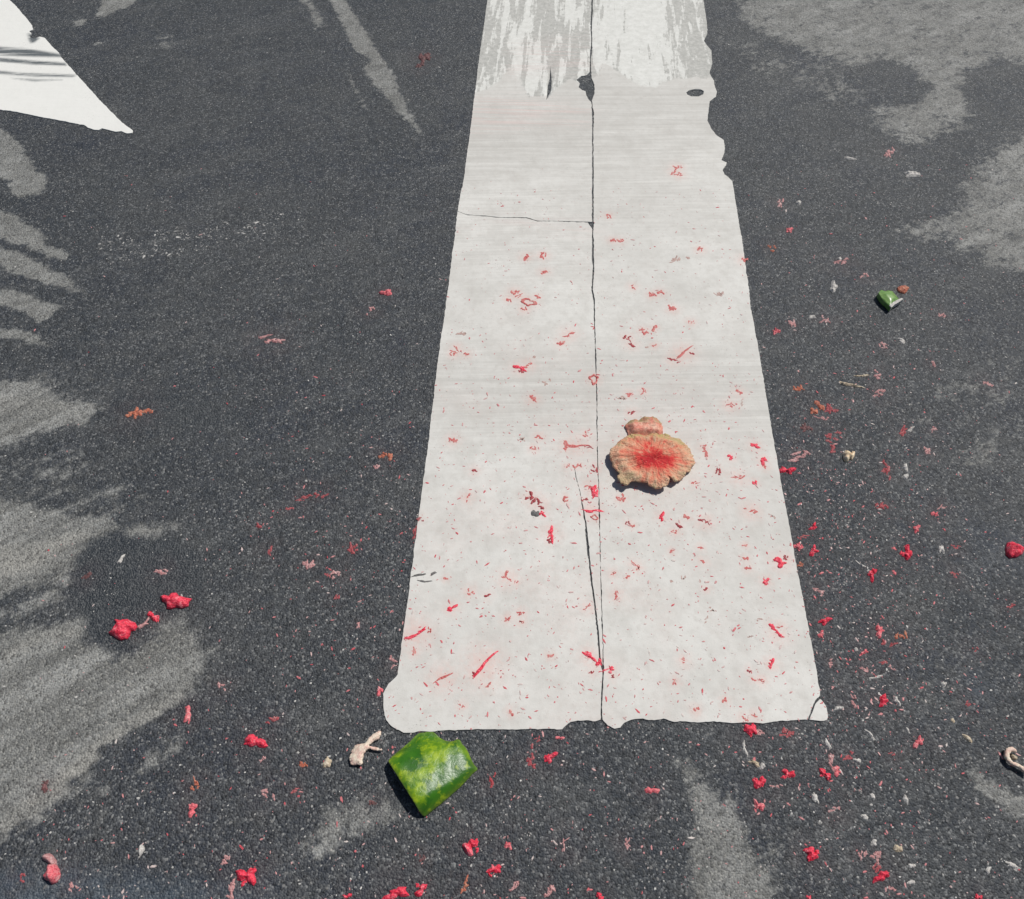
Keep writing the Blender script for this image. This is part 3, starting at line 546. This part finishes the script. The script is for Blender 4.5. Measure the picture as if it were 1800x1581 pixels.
PA = {'clean': lambda P, d: np.where(P[:, 0] < -.8, 1.0, 0.0), 'pink': a_pink, 'grey': zone(GREY), 'old': zone(OLD), 'tint': zone(TINT), 'scuff': zone(SCUFF), 'fresh': zone(FRESH), 'brushed': zone(BRUSHED)}
root = empty('crosswalk_marking', (*at(1050, 900), 0))
tag(root, 'wide white crosswalk bar split lengthwise by a dark crack', kind='structure')
for poly, lab, hl in ((left_up, 'far left slab with dirty paint drips', [hole_slit]), (left_dn, 'near left slab with a bulging lower left corner and a long split', []),
                  (right, 'long right slab with a chipped far edge', [hole_oval]), (chip, 'small broken off corner chip', [])):
    q = densify(ats(poly), .0045, .00055)
    big_ = poly in (left_up, left_dn, right)
    inn = extra[pip(extra, q)] if big_ else None
    o = sheet('marking_slab', q, .011 if big_ else .006, slab_top(T_PAINT), M_PAINT, base=0.0, bevel=.0004, holes=[ats(hh_) for hh_ in hl], extra=inn, parent=root,
              attrs=PA)
    o['label'] = lab
q = densify(ats(MARK), .006, .0007)
o = sheet('arrow_marking', q, .0075, slab_top(T_PAINT), M_PAINT, bevel=.0008, attrs=PA)
tag(o, 'pointed white road marking with black tyre scuffs across it', kind='structure')

# ------------------------------------------------------------------ grit and flecks nobody could count
def chips(name, n, region, mat, size, elong, label, dens=None):
    verts, faces = [], []; k = 0
    C = np.column_stack((RNG.uniform(region[0], region[2], n * 8), RNG.uniform(region[1], region[3], n * 8))); OP = on_paint_many(C)
    for (px, py), onp in zip(C, OP):
        if k >= n: break
        if dens and random.random() > dens(px, py, onp): continue
        if name == 'grit' and onp: continue
        c = at(px, py); sz = size(px, py); an = random.uniform(0, math.pi); e = random.uniform(*elong)
        m = random.choice((4, 5, 6)); z0 = T_PAINT - .0001 if onp else -.0003; hz = z0 + .0003 + sz * random.uniform(.15, .5 if not onp else .25)
        b0 = len(verts); tp = []
        for ring, (sc2, zz) in enumerate(((1.0, z0), (random.uniform(.5, .8), hz))):
            for j in range(m):
                t = 2 * math.pi * j / m + random.uniform(-.3, .3); r = sz * sc2 * random.uniform(.7, 1.15)
                x = math.cos(t) * r * e; y = math.sin(t) * r
                verts.append((c[0] + x * math.cos(an) - y * math.sin(an), c[1] + x * math.sin(an) + y * math.cos(an), zz + (random.uniform(-.15, .15) * sz if ring else 0)))
        faces += [(b0 + j, b0 + (j + 1) % m, b0 + m + (j + 1) % m, b0 + m + j) for j in range(m)]; faces.append(tuple(b0 + m + j for j in range(m)))
        k += 1
    me = bpy.data.meshes.new(name); me.from_pydata(verts, [], faces); me.update()
    return tag(link(name, me, mat), label, kind='stuff')
def gd(x, y, onp):
    d = .45
    if 180 < x < 490 and abs(y - 445 + (x - 180) * .17) < 26: d = 1.0
    if x > 1330: d += .25
    if y > 900: d += .12
    return d
chips('grit', 8200, (-120, -60, 1920, 1640), M_GRIT, lambda x, y: abs(random.gauss(0, .00075)) + .0006, (1, 1.7), 'fine pale grit sprinkled over the dark asphalt', gd)
chips('pale_scrapings', 420, (170, 375, 500, 470), M_GRIT, lambda x, y: abs(random.gauss(0, .0010)) + .0007, (1, 3.2), 'faint cloud of pale scrapings left of the wide bar',
      lambda x, y, onp: max(0, 1 - (abs(y - 440 + (x - 180) * .14) / 30) ** 2) * (.4 + .6 * (mnoise.noise((x * .03, y * .05, 0)) > 0)))
def fd(x, y, onp):
    if onp:
        if y < 330: return .03
        return .42 + .5 * math.exp(-((x - 1120) / 200) ** 2 - ((y - 830) / 170) ** 2)
    if x > 1290: return .12 + .6 * math.exp(-((x - 1500) / 170) ** 2 - ((y - 1000) / 420) ** 2)
    if y > 1270: return .15
    return .35 * math.exp(-((x - 620) / 190) ** 2 - ((y - 950) / 260) ** 2) + .03
chips('melon_pulp_flecks', 5600, (60, 290, 1860, 1620), M_FLECK, lambda x, y: abs(random.gauss(0, .00075)) + .00045, (1, 3.4),
      'tiny flecks of dried red pulp spattered over bar and asphalt', fd)

# ------------------------------------------------------------------ melon scraps one can point to
LM = [((757, 1360), 'the big green rind chunk'), ((1150, 805), 'the squashed orange melon end'), ((1562, 522), 'the small green rind bit'), ((1492, 800), 'the cream crumb'),
      ((640, 1318), 'the cream forked peel'), ((1780, 1335), 'the curled cream peel'), ((213, 1107), 'the largest red lump'), ((1452, 1260), "the broken corner chip"),
      ((680, 1240), "the bulging bar corner"), ((1222, 165), 'the oval hole in the bar'), ((804, 376), "the cross crack's left end"), ((1785, 965), 'the right edge red lump'),
      ((88, 1528), 'the bottle shaped lump'), ((234, 234), 'the pointed marking tip'), ((1042, 392), 'the crossing of the cracks'), ((1057, 1266), "the crack's lower end"),
      ((1290, 320), "the ragged bar edge"), ((305, 1057), 'the frayed red piece')]
def sector(dx, dy):
    a_ = math.degrees(math.atan2(-dy, dx)) % 360
    return ['right of', 'up and right of', 'above', 'up and left of', 'left of', 'down and left of', 'below', 'down and right of'][int((a_ + 22.5) // 45) % 8]
ORD = ['nearest', 'second nearest', 'third nearest', 'fourth nearest', 'fifth nearest', 'sixth nearest', 'seventh nearest', 'eighth nearest', 'ninth nearest', 'tenth nearest']
surf = [on_paint(c[0], c[1]) for c in crumbs]
labels = []
for i, c in enumerate(crumbs):
    best = None
    for (lx, ly), lname in LM:
        sct = sector(c[0] - lx, c[1] - ly); di = math.hypot(c[0] - lx, c[1] - ly)
        rk = 0
        for j, e in enumerate(crumbs):
            if j != i and DESC[e[5]] == DESC[c[5]] and surf[j] == surf[i] and sector(e[0] - lx, e[1] - ly) == sct and math.hypot(e[0] - lx, e[1] - ly) < di: rk += 1
        key = (rk, di)
        if best is None or key < best[0]: best = (key, sct, lname, rk)
    _, sct, lname, rk = best
    ad, nn = DESC[c[5]]
    L = f"{ad} {nn} on {'white paint' if surf[i] else 'asphalt'}, {ORD[min(rk, 9)]} {sct} {lname}"
    ws = L.split()
    if len(ws) > 16: L = L.replace(' on white paint', ' on paint').replace(' juicy', '').replace('nearest', 'closest'); ws = L.split()
    if len(ws) > 16: L = L.replace('down and right of', 'lower right of').replace('down and left of', 'lower left of').replace('up and right of', 'upper right of').replace('up and left of', 'upper left of'); ws = L.split()
    labels.append(L)
def blob_px(x, y, wd, hh_, ang, n=None, rough=.22, kind='R'):
    n = n or (30 if max(wd, hh_) > 14 else 16)
    ph = [random.uniform(0, 6.28) for _ in range(5)]; am = [rough * random.uniform(.3, 1) / (j * .6 + .7) for j in range(5)]
    out = []; ca, sa = math.cos(math.radians(ang)), math.sin(math.radians(ang))
    el = max(wd, hh_) / min(wd, hh_)
    for i in range(n):
        t = 2 * math.pi * i / n
        r = 1 + sum(am[j] * math.sin((j + 2) * t + ph[j]) for j in range(5)) + random.gauss(0, rough * .25)
        r = max(.35, r); u = math.cos(t) * r * wd / 2; v = math.sin(t) * r * hh_ / 2
        if el > 2.6:   # bend long slivers
            if wd > hh_: v += .12 * wd * math.sin(u / wd * 2.6 + ph[0]) * .5
            else: u += .12 * hh_ * math.sin(v / hh_ * 2.6 + ph[0]) * .5
        out.append((x + u * ca + v * sa, y - u * sa + v * ca))
    return out
HR = {'R': .36, 'P': .30, 'r': .22, 'p': .24, 'w': .34, 't': .34, 'o': .28, 'b': .05, 'k': .16, 'z': .09, 'D': .14, 'd': .2, 'O': .12}
def piece(name, poly_m, base, H, mat, spacing=None, flat=False, noise_s=180, namp=.45):
    lo, hi = poly_m.min(0), poly_m.max(0); mr = min(hi - lo) / 2
    sp = spacing or max(.0011, min(.003, mr / 3.2)); sd = random.uniform(0, 50)
    def top(P, d):
        z = H * (1 - np.exp(-d / (mr * .38 + 1e-5))) + H * .18
        nn = np.array([mnoise.noise((p[0] * noise_s, p[1] * noise_s, sd)) for p in P])
        return base + np.maximum(.0003, z * (1 + namp * nn))
    return sheet(name, poly_m, sp, top, mat, base=base, smooth=flat)
def piece_multi(name, px_polys, base, Hs, mat):
    objs = [piece(name, ats(pp), base, h_, mat) for pp, h_ in zip(px_polys, Hs)]
    o0 = objs[0]; V, F = [], []
    for o in objs:
        offv = np.array(o.location) - np.array(o0.location); k = len(V)
        V += [tuple(np.array(v.co) + offv) for v in o.data.vertices]; F += [tuple(k + i for i in p.vertices) for p in o.data.polygons]
    me = bpy.data.meshes.new(name); me.from_pydata(V, [], F); me.update(); me.materials.append(mat)
    loc = tuple(o0.location)
    for o in objs:
        d_ = o.data; bpy.data.objects.remove(o); bpy.data.meshes.remove(d_)
    return link(name, me, None, None, loc)
def fragments(x, y, wd, hh_, an, k):
    ca, sa = math.cos(math.radians(an)), math.sin(math.radians(an)); out = []
    lump = k in 'RP'
    n = random.choice((3, 4, 5, 6)) if not lump else random.choice((2, 3, 3))
    L = max(wd, hh_); S = min(wd, hh_)
    for i in range(n):
        big_ = lump and i == 0
        a_ = (i + .5) / n * 2 - 1 if not lump else random.uniform(-1, 1)
        u = a_ * L * .40 + random.gauss(0, L * .05); v = random.gauss(0, S * .26)
        if big_: u = v = 0
        if wd < hh_: u, v = v, u
        sl_ = L * (random.uniform(.22, .44) if not lump else (.78 if big_ else random.uniform(.2, .34))); ss = S * (random.uniform(.32, .75) if not lump else (.9 if big_ else random.uniform(.25, .45)))
        fw, fh = (sl_, ss) if wd >= hh_ else (ss, sl_)
        out.append(blob_px(x + u * ca + v * sa, y - u * sa + v * ca, max(fw, 2.4), max(fh, 2.2), an + random.gauss(0, 16 if not lump else 8), n=(26 if big_ else 12), rough=.45))
    return out
GR = {True: 'melon scraps dried onto the white bar', False: 'melon scraps scattered over the asphalt'}
for i, (x, y, wd, hh_, an, k) in enumerate(crumbs):
    onp = surf[i]; base = T_PAINT - .0002 if onp else -.0003
    rough = .46 if k in 'RrPpzDd' else .26
    pxs = blob_px(x, y, wd * (1.0 if k != 'b' else .8), hh_ * (1.0 if k != 'b' else .8), an, rough=rough, kind=k)
    q = ats(pxs); mn = min(q.max(0) - q.min(0))
    H = mn * HR[k] * (.45 if onp and k == 'R' else 1.0)
    if k == 'O':
        inner = ats([(x + (a_ - x) * .55, y + (b_ - y) * .55) for a_, b_ in pxs])
        o = sheet('melon_scrap', q, .0016, lambda P, d: base + .0004 + .0012 * sstep(d / .002), MAT['O'], base=base, holes=[inner], smooth=False)
    elif k in 'zbrpDdRPo' and max(wd, hh_) > 9 and not (min(wd, hh_) <= 6 and max(wd, hh_) > 28):
        fr = fragments(x, y, wd, hh_, an, k); hs = []
        for f_ in fr:
            qq = ats(f_); hs.append(min(qq.max(0) - qq.min(0)) * HR[k] * (.45 if onp and k == 'R' else 1.0))
        o = piece_multi({'lump': 'melon_lump', 'scrap': 'melon_scrap', 'sliver': 'rind_sliver', 'fleck': 'pulp_fleck'}[DESC[k][1]], fr, base, hs, MAT[k])
    else:
        o = piece({'lump': 'melon_lump', 'scrap': 'melon_scrap', 'sliver': 'rind_sliver', 'fleck': 'pulp_fleck'}[DESC[k][1]], q, base, H, MAT[k])
    cat = {'lump': 'melon lump', 'scrap': 'melon scrap', 'sliver': 'rind sliver', 'fleck': 'pulp fleck'}[DESC[k][1]]
    if labels[i].startswith('dark grey'): cat = 'grime fleck'
    tag(o, labels[i], cat, GR[onp])

# ------------------------------------------------------------------ pieces with outlines of their own
def custom(name, pxs, H, mat, label, cat, z=0.0, base=-.0003, step=.0035, spacing=None, flat=True, noise_s=140, namp=.4):
    q = densify(ats(pxs, z), step, .0004)
    o = piece(name, q, base, H, mat, spacing or .0022, flat, noise_s, namp)
    return tag(o, label, cat)
custom('melon_lump', [(189,1111),(196,1105),(203,1094),(199,1087),(210,1089),(222,1087),(228,1090),(236,1093),(240,1100),(235,1107),(228,1108),(226,1116),(222,1122),(211,1124),(203,1121)], .015, MAT['R'],
       'large bright red flesh lump sitting in the dark wet patch', 'melon lump', z=.006)
custom('melon_shred', [(240,1103),(246,1098),(252,1096),(258,1089),(262,1084),(263,1088),(257,1095),(262,1097),(254,1100),(246,1106)], .004, MAT['p'],
       'thin pale pink string between two red lumps on the wet patch', 'melon shred')
custom('melon_lump', [(281,1048),(288,1045),(296,1047),(300,1042),(309,1041),(314,1047),(326,1050),(337,1052),(331,1058),(330,1065),(318,1069),(310,1067),(300,1070),(292,1069),(291,1060),(284,1056)], .013, MAT['R'],
       'frayed red flesh piece with pale right end on the wet patch', 'melon lump', z=.004)
o1 = custom('melon_lump', [(84,1519),(92,1517),(99,1521),(103,1528),(105,1537),(103,1544),(97,1552),(90,1555),(85,1549),(77,1545),(75,1540),(80,1532)], .014, MAT['P'],
       'bottle shaped pink flesh lump with a whitish top near bottom left', 'melon lump', z=.004)
o2 = custom('pale_cap', [(73,1506),(78,1501),(86,1500),(93,1505),(98,1512),(99,1521),(92,1524),(86,1520),(79,1514),(74,1512)], .011, MAT['p'], None, None, z=.003)
o2.parent = o1; o2.location = np.array(o2.location) - np.array(o1.location)
custom('melon_lump', [(1769,962),(1772,953),(1780,951),(1788,956),(1797,958),(1802,966),(1798,974),(1788,979),(1777,980),(1770,974)], .015, MAT['R'],
       'round bright red flesh lump on asphalt at the right edge', 'melon lump', z=.005)
custom('cream_crumb', [(1483,795),(1487,789),(1493,792),(1497,796),(1500,790),(1505,792),(1504,799),(1500,806),(1496,803),(1492,809),(1487,808),(1484,802)], .014, MAT['c'],
       'small cream crumb of rind with a black shadow on asphalt', 'rind crumb', z=.008)
custom('rind_sliver', [(244,1487),(248,1484),(252,1487),(254,1494),(250,1500),(246,1506),(240,1512),(244,1504),(242,1496)], .006, MAT['w'],
       'small white spiky sliver on asphalt near the bottom left', 'rind sliver', z=.002)

# forked cream peel
PEEL = [(613.5,1332),(616.5,1321),(622.6,1312),(628,1308.6),(638.6,1307.8),(644.6,1304.8),(647.7,1298.7),(655.2,1291),(665.9,1284.3),(669.7,1285),(669.7,1292),(665.9,1299.5),(655,1304.8),(649,1308.6),
  (649,1312),(658,1313),(670.4,1316),(672,1318.8),(669,1320),(655,1318),(648.4,1316.5),(643,1320),(638.6,1326.8),(637,1336),(638,1340.4),(634,1345.7),(629,1344),(622,1345),(615.8,1344)]
pl = N('cream_peel'); pn = pl.noise(120, 4, .6)
p2 = pl.noise(1, 4, .7, vec=pl.map((90, 420, 200), (0, 0, math.radians(-50))))
pl.set(color=pl.mix(pl.math('MULTIPLY', pl.rng(p2, .52, .7), .6), pl.mix(pl.rng(pn, .38, .62), (.84, .75, .60), (.72, .48, .40)), (.45, .30, .22)), rough=.5, spec=.5, normal=pl.bump(pl.math('ADD', pl.noise(350, 3, .6), p2), .7, .0022)); M_PEEL = pl.m
q = densify(ats(PEEL, .007), .002, .0006)
pe = sheet('forked_peel', q, .0024, lambda P, d: .0075 + .0035 * sstep(d / .006) + .0015 * np.sin(P[:, 0] * 180), M_PEEL, base=0,
           bottom=lambda P, d: np.where(d > .0055, -.0003, .0045), under=True)
tag(pe, 'cream forked peel of rind lying left of the green chunk', 'peel')

# curled cream peel
CURL = [(1766,1320),(1770,1314),(1778,1314),(1784,1318),(1786,1323),(1780,1322),(1776,1322),(1773,1326),(1773,1332),(1777,1338),(1784,1341),(1790,1344),(1797,1348),(1806,1354),(1806,1362),(1796,1356),(1788,1350),(1779,1346),(1770,1339),(1765,1330)]
q = densify(ats(CURL, .007), .002, .0005)
cu = sheet('curled_peel', q, .0022, lambda P, d: .010 + .002 * sstep(d / .003), M_PEEL, base=0, bottom=lambda P, d: np.where(d > .0028, -.0003, .006), under=True)
tag(cu, 'curled cream peel with a pink tail on asphalt near the right edge', 'peel')
tl = sheet('pink_tail', densify(ats([(1778,1324),(1784,1327),(1790,1331),(1789,1335),(1782,1335),(1778,1331)], .004), .003, .0002), .002, lambda P, d: .002 + .004 * sstep(d / .003), MAT['t'], base=-.0003)
tl.name = 'inner_curl'; tl.parent = cu; tl.location = np.array(tl.location) - np.array(cu.location)

# small green rind bit
g = N('small_rind_green'); gnz = g.noise(90, 3, .6)
g.set(color=g.mix(g.rng(gnz, .35, .65), (.10, .23, .05), (.20, .33, .10)), rough=.32, spec=.6, normal=g.bump(g.noise(300, 2, .5), .15, .0008)); M_SG = g.m
SG = [(1543,517),(1548,511),(1556,513),(1561,511),(1569,512),(1575,519),(1581,526),(1586,527),(1583,531),(1575,534),(1569,540),(1565,543),(1561,538),(1553,531),(1548,525)]
q = densify(ats(SG, .012), .004, .0002); cc = q.mean(0)
sg = sheet('small_rind_bit', q, .004, lambda P, d: .013 + .006 * sstep(d / .015) - .10 * (P[:, 0] - cc[0]), M_SG, base=0, bottom=lambda P, d: np.where(d > .01, 0, .003))
tag(sg, 'small square bit of green rind on asphalt right of the bar', 'rind bit')
pr = sheet('pale_rim', densify(ats([(1562,539,),(1566,543),(1571,538),(1578,534),(1587,528),(1584,526),(1576,529),(1569,533)], .012), .003), .003, lambda P, d: .0155 + 0 * d, MAT['w'], base=.004)
pr.parent = sg; pr.location = np.array(pr.location) - np.array(sg.location)
custom('melon_scrap', [(1577,506),(1584,503),(1592,504),(1598,506),(1595,512),(1590,517),(1582,516),(1577,512)], .008, MAT['o'], 'reddish flesh scrap touching the small green rind bit', 'melon scrap')

# big green rind chunk --------------------------------------------------------
g = N('mottled_green_rind')
blot = g.noise(26, 4, .6, vec=g.oc, dist=.5); blot2 = g.noise(75, 4, .65, vec=g.oc); vein = g.noise(1, 4, .6, vec=g.map((36, 14, 30), (0, 0, math.radians(35)), vec=g.oc), dist=.8)
yl = g.math('ADD', g.attr('yellow'), g.math('MULTIPLY', g.math('SUBTRACT', blot, .5), 2.6))
c = g.mix(g.rng(yl, .25, .75), (.018, .095, .002), (.18, .30, .003))
c = g.mix(g.math('MULTIPLY', g.rng(vein, .45, .6), .65), c, (.045, .17, .004))
c = g.mix(g.math('MULTIPLY', g.rng(g.math('ADD', blot2, g.math('MULTIPLY', g.attr('yellow'), .10)), .56, .68), .6), c, (.34, .45, .006))
c = g.mix(g.math('MULTIPLY', g.rng(blot2, .48, .36), .6), c, (.03, .13, .004))
c = g.mix(g.math('MULTIPLY', g.attr('rim'), .3), c, (.35, .42, .08))
g.set(color=c, rough=g.rng(blot2, .3, .7, .30, .44), spec=.45, coat=.08, coatr=.34, normal=g.bump(g.math('ADD', blot2, g.math('MULTIPLY', g.noise(300, 3, .6), .4)), .28, .003))
M_RIND = g.m
CH = [(681,1338),(690,1329),(702,1319),(713,1310),(722,1302),(730,1293),(738,1288),(746,1288),(752,1285),(760,1286),(766,1290),(773,1297),(780,1301),
      (788,1303),(797,1303),(803,1299),(809,1301),(812,1308),(818,1313),(823,1322),(828,1334),(833,1344),(841,1352),(832,1359),(825,1367),(816,1377),
      (806,1387),(794,1397),(782,1408),(768,1419),(756,1429),(746,1437),(738,1429),(729,1413),(719,1397),(710,1383),(700,1367),(690,1351)]
ll = (at(681,1338,.02) + at(746,1437,.02)) / 2; ur = at(826,1326,.007)
axv = (ur - ll); LEN = np.linalg.norm(axv); axv /= LEN; pv = np.array((axv[1], -axv[0]))
def ch_raw(P):
    s_ = (P - ll) @ axv; p_ = (P - ll) @ pv
    return np.maximum(.0300 - .185 * s_ - 2.3 * (p_ - .006) ** 2 - 26 * np.clip(p_ - .022, 0, 1) ** 2 - 10 * np.clip(-p_ - .03, 0, 1) ** 2, .0045)
def edge_drop(P):
    s_ = (P - ll) @ axv
    return .0045 + .003 * np.clip(s_ / LEN, 0, 1)
CP = []
for p in CH:
    z = .015
    for _ in range(5):
        q0 = at(p[0], p[1], z); z = max(.003, float(ch_raw(q0[None])[0] - edge_drop(q0[None])[0]))
    CP.append(q0)
CP = np.array(CP); CP = np.stack((CP * .8 + np.roll(CP, -1, 0) * .2, CP * .2 + np.roll(CP, -1, 0) * .8), 1).reshape(-1, 2)
CP = np.stack((CP * .75 + np.roll(CP, -1, 0) * .25, CP * .25 + np.roll(CP, -1, 0) * .75), 1).reshape(-1, 2)
chq = densify(CP, .004, .0003)
def ch_top(P, d):
    nz = np.array([mnoise.noise((p[0] * 42, p[1] * 42, 4.2)) for p in P]) * .0011 + np.array([mnoise.noise((p[0] * 110, p[1] * 110, 1.2)) for p in P]) * .0003
    return np.maximum(ch_raw(P) - edge_drop(P) * np.exp(-d / .0048) + nz * sstep(d / .008), .002)
chunk = sheet('green_rind_chunk', chq, .0032, ch_top, M_RIND, base=0.0, bevel=.001, bottom=lambda P, d: np.full(len(P), .0012), attrs={'rim': lambda P, d: np.exp(-d / .003), 'yellow': lambda P, d: field(P, [([(742,1300),(775,1303),(790,1330),(770,1360),(745,1390),(752,1415),(738,1418),(715,1385),(700,1352),(725,1365),(745,1350),(750,1330)], .018, 1.0), ([(684,1336),(700,1322),(706,1330),(690,1345)], .01, .8), ([(806,1302),(815,1310),(828,1335),(822,1340),(808,1320)], .01, .9)])}, origin=(*((ll + ur) / 2), 0))
tag(chunk, 'big glossy green chunk of watermelon rind below the bar', 'rind chunk')
fq = inset(chq, .0045); fq = fq[pip(fq, chq) & (edist(fq, chq) > .003)][::2]
fl = sheet('flesh_layer', fq, .006, lambda P, d: np.full(len(P), .0020), flesh('chunk_inner_flesh', (.55, .10, .08), (.70, .50, .40), (.8, .7, .6), .5, 0), base=-.0003)
fl.parent = chunk; fl.location = np.array(fl.location) - np.array(chunk.location)

# squashed melon end ------------------------------------------------------------
DZ = .016
DISC = [(1071,797),(1074,789),(1080,785),(1085,778),(1097,770),(1110,763),(1122,761),(1140,759),(1155,757),(1168,758),(1181,759),(1197,766),(1209,777),(1216,789),(1219,800),(1223,812),(1216,820),(1214,826),(1206,829),
        (1203,836),(1197,842),(1188,847),(1183,845),(1178,841),(1172,838),(1176,845),(1175,852),(1170,856),(1162,860),(1154,859),(1147,856),(1139,853),(1130,849),(1122,848),(1114,847),(1108,849),(1102,854),(1095,850),(1089,846),
        (1085,840),(1089,832),(1083,826),(1077,818),(1073,808)]
dq = densify(ats(DISC, DZ), .003, .0011); dc = at(1148, 806, DZ); RX = .085; RY = .067
cpx = at(1148, 860, 0.0)
def rad(P):
    q_ = (P - dc) / np.array((RX, RY)); return np.sqrt((q_ ** 2).sum(1))
def core(P, d=None):
    q_ = P - at(1140, 810, DZ); return np.exp(-(q_[:, 0] / .046) ** 2 - (q_[:, 1] / .020) ** 2)
def ang(P): return np.arctan2(P[:, 1] - dc[1], P[:, 0] - dc[0])
def disc_top(P, d):
    r = rad(P); th = ang(P)
    lift = .0135 + .006 * np.cos(th - math.radians(225))              # the lower left side stands off the ground
    an_ = np.array([mnoise.noise((math.cos(t) * 3.2, math.sin(t) * 3.2, 8.8)) + .6 * mnoise.noise((math.cos(t) * 8, math.sin(t) * 8, 2.8)) for t in th])
    ruff = .0065 * an_ * np.clip(r, 0, 1) ** 3
    rib = .0004 * np.sin(th * 17 + r * 5) * np.clip(r * 1.5, 0, 1) + .0045 * np.array([mnoise.noise((p[0] * 38, p[1] * 38, 5.5)) for p in P]) + .003 * np.exp(-((r - .80) / .10) ** 2)
    nz = np.array([mnoise.noise((p[0] * 120, p[1] * 120, 9.1)) for p in P]) * .0008
    return lift * np.clip(.35 + .75 * r, 0, 1) * .0 + lift + .009 * (1 - np.clip(r, 0, 1) ** 2) - .003 * np.exp(-(r / .35) ** 2) + ruff + rib + nz
dm = N('squashed_melon_end')
th_, rr_ = dm.attr('ang'), dm.attr('rad')
cx = dm.math('COSINE', th_); sx = dm.math('SINE', th_)
fib = dm.noise(1, 5, .65, vec=dm.comb(dm.math('MULTIPLY', cx, 7.0), dm.math('MULTIPLY', sx, 7.0), dm.math('MULTIPLY', rr_, 2.2)))
lump = dm.noise(75, 4, .65); fine_ = dm.noise(260, 3, .6)
rv = dm.math('ADD', dm.math('MULTIPLY', rr_, .88), dm.math('MULTIPLY', dm.math('SUBTRACT', fib, .5), 1.1)); rv = dm.math('ADD', rv, dm.math('MULTIPLY', dm.attr('core'), -.26)); rv = dm.math('ADD', rv, .02); rv = dm.math('ADD', rv, dm.math('MULTIPLY', dm.math('SUBTRACT', lump, .5), .9)); rv = dm.math('ADD', rv, dm.math('MULTIPLY', dm.math('SUBTRACT', dm.noise(22, 3, .6), .5), 1.1))
c = dm.ramp(rv, [(0.0, (.60, .02, .03)), (.20, (.78, .07, .055)), (.40, (.76, .20, .13)), (.62, (.74, .32, .20)), (.82, (.70, .43, .28)), (1.0, (.55, .41, .24))])
c = dm.mix(dm.math('MULTIPLY', dm.rng(lump, .55, .72), .55), c, (.86, .60, .42))
c = dm.mix(dm.math('MULTIPLY', dm.rng(fine_, .50, .36), .35), c, (.42, .13, .07))
c = dm.mix(dm.math('MULTIPLY', dm.attr('olive'), dm.rng(lump, .35, .6)), c, (.40, .34, .12))
dm.set(color=c, rough=.55, spec=.4, normal=dm.bump(dm.math('ADD', dm.math('MULTIPLY', fib, 2.2), dm.math('ADD', dm.math('MULTIPLY', lump, 1.6), fine_)), .8, .0045))
M_DISC = dm.m
ra = {'core': core, 'rad': lambda P, d: rad(P), 'ang': lambda P, d: ang(P), 'olive': lambda P, d: sstep((rad(P) - .7) / .3) * sstep((np.sin(ang(P)) - .2) / .6)}
disc = sheet('squashed_melon_end', dq, .003, disc_top, M_DISC, base=T_PAINT, bottom=lambda P, d: disc_top(P, d) - .0035, under=True, attrs=ra, origin=(*dc, T_PAINT))
tag(disc, 'squashed orange red melon end with ragged rim on the white bar', 'melon end')
fq = np.array([dc + np.array((math.cos(t) * RX * .55 * (1 + .12 * math.sin(3 * t)), math.sin(t) * RY * .5 * (1 + .1 * math.sin(5 * t)))) + np.array((.006, .008)) for t in np.linspace(0, 2 * math.pi, 36, endpoint=False)])
fl = sheet('pulp_core', fq, .006, lambda P, d: disc_top(P, d) - .0032, MAT['r'], base=T_PAINT - .0002)
fl.parent = disc; fl.location = np.array(fl.location) - np.array(disc.location)
FLAP = [(1099,747),(1104,741),(1109,737),(1116,735),(1123,738),(1128,733),(1133,730),(1140,731),(1148,730),(1155,733),(1160,739),(1164,743),(1166,750),(1166,758),(1163,766),(1150,768),(1135,767),(1120,768),(1108,767),(1104,760),(1102,752)]
fm = N('torn_flap_flesh'); n1 = fm.noise(70, 4, .65); n2 = fm.noise(200, 3, .6)
c = fm.mix(fm.rng(n1, .38, .62), (.66, .17, .12), (.74, .42, .30)); c = fm.mix(fm.math('MULTIPLY', fm.attr('back'), fm.rng(n1, .3, .55)), c, (.30, .24, .11))
c = fm.mix(fm.math('MULTIPLY', fm.rng(n2, .5, .36), .5), c, (.20, .08, .05))
fm.set(color=c, rough=.55, normal=fm.bump(fm.math('ADD', n1, n2), .6, .003))
fy = at(1130, 752, .01)[1]
q = densify(ats(FLAP, .010), .004, .0006)
fp = sheet('torn_flap', q, .003, lambda P, d: T_PAINT + .004 + .012 * sstep(d / .014) + .002 * np.array([mnoise.noise((p[0] * 90, p[1] * 90, 2)) for p in P]), fm.m, base=T_PAINT - .0002,
           attrs={'back': lambda P, d: sstep((P[:, 1] - fy) / .02)})
fp.parent = disc; fp.location = np.array(fp.location) - np.array(disc.location)
fp['label'] = 'smaller torn flap with an olive brown far edge'
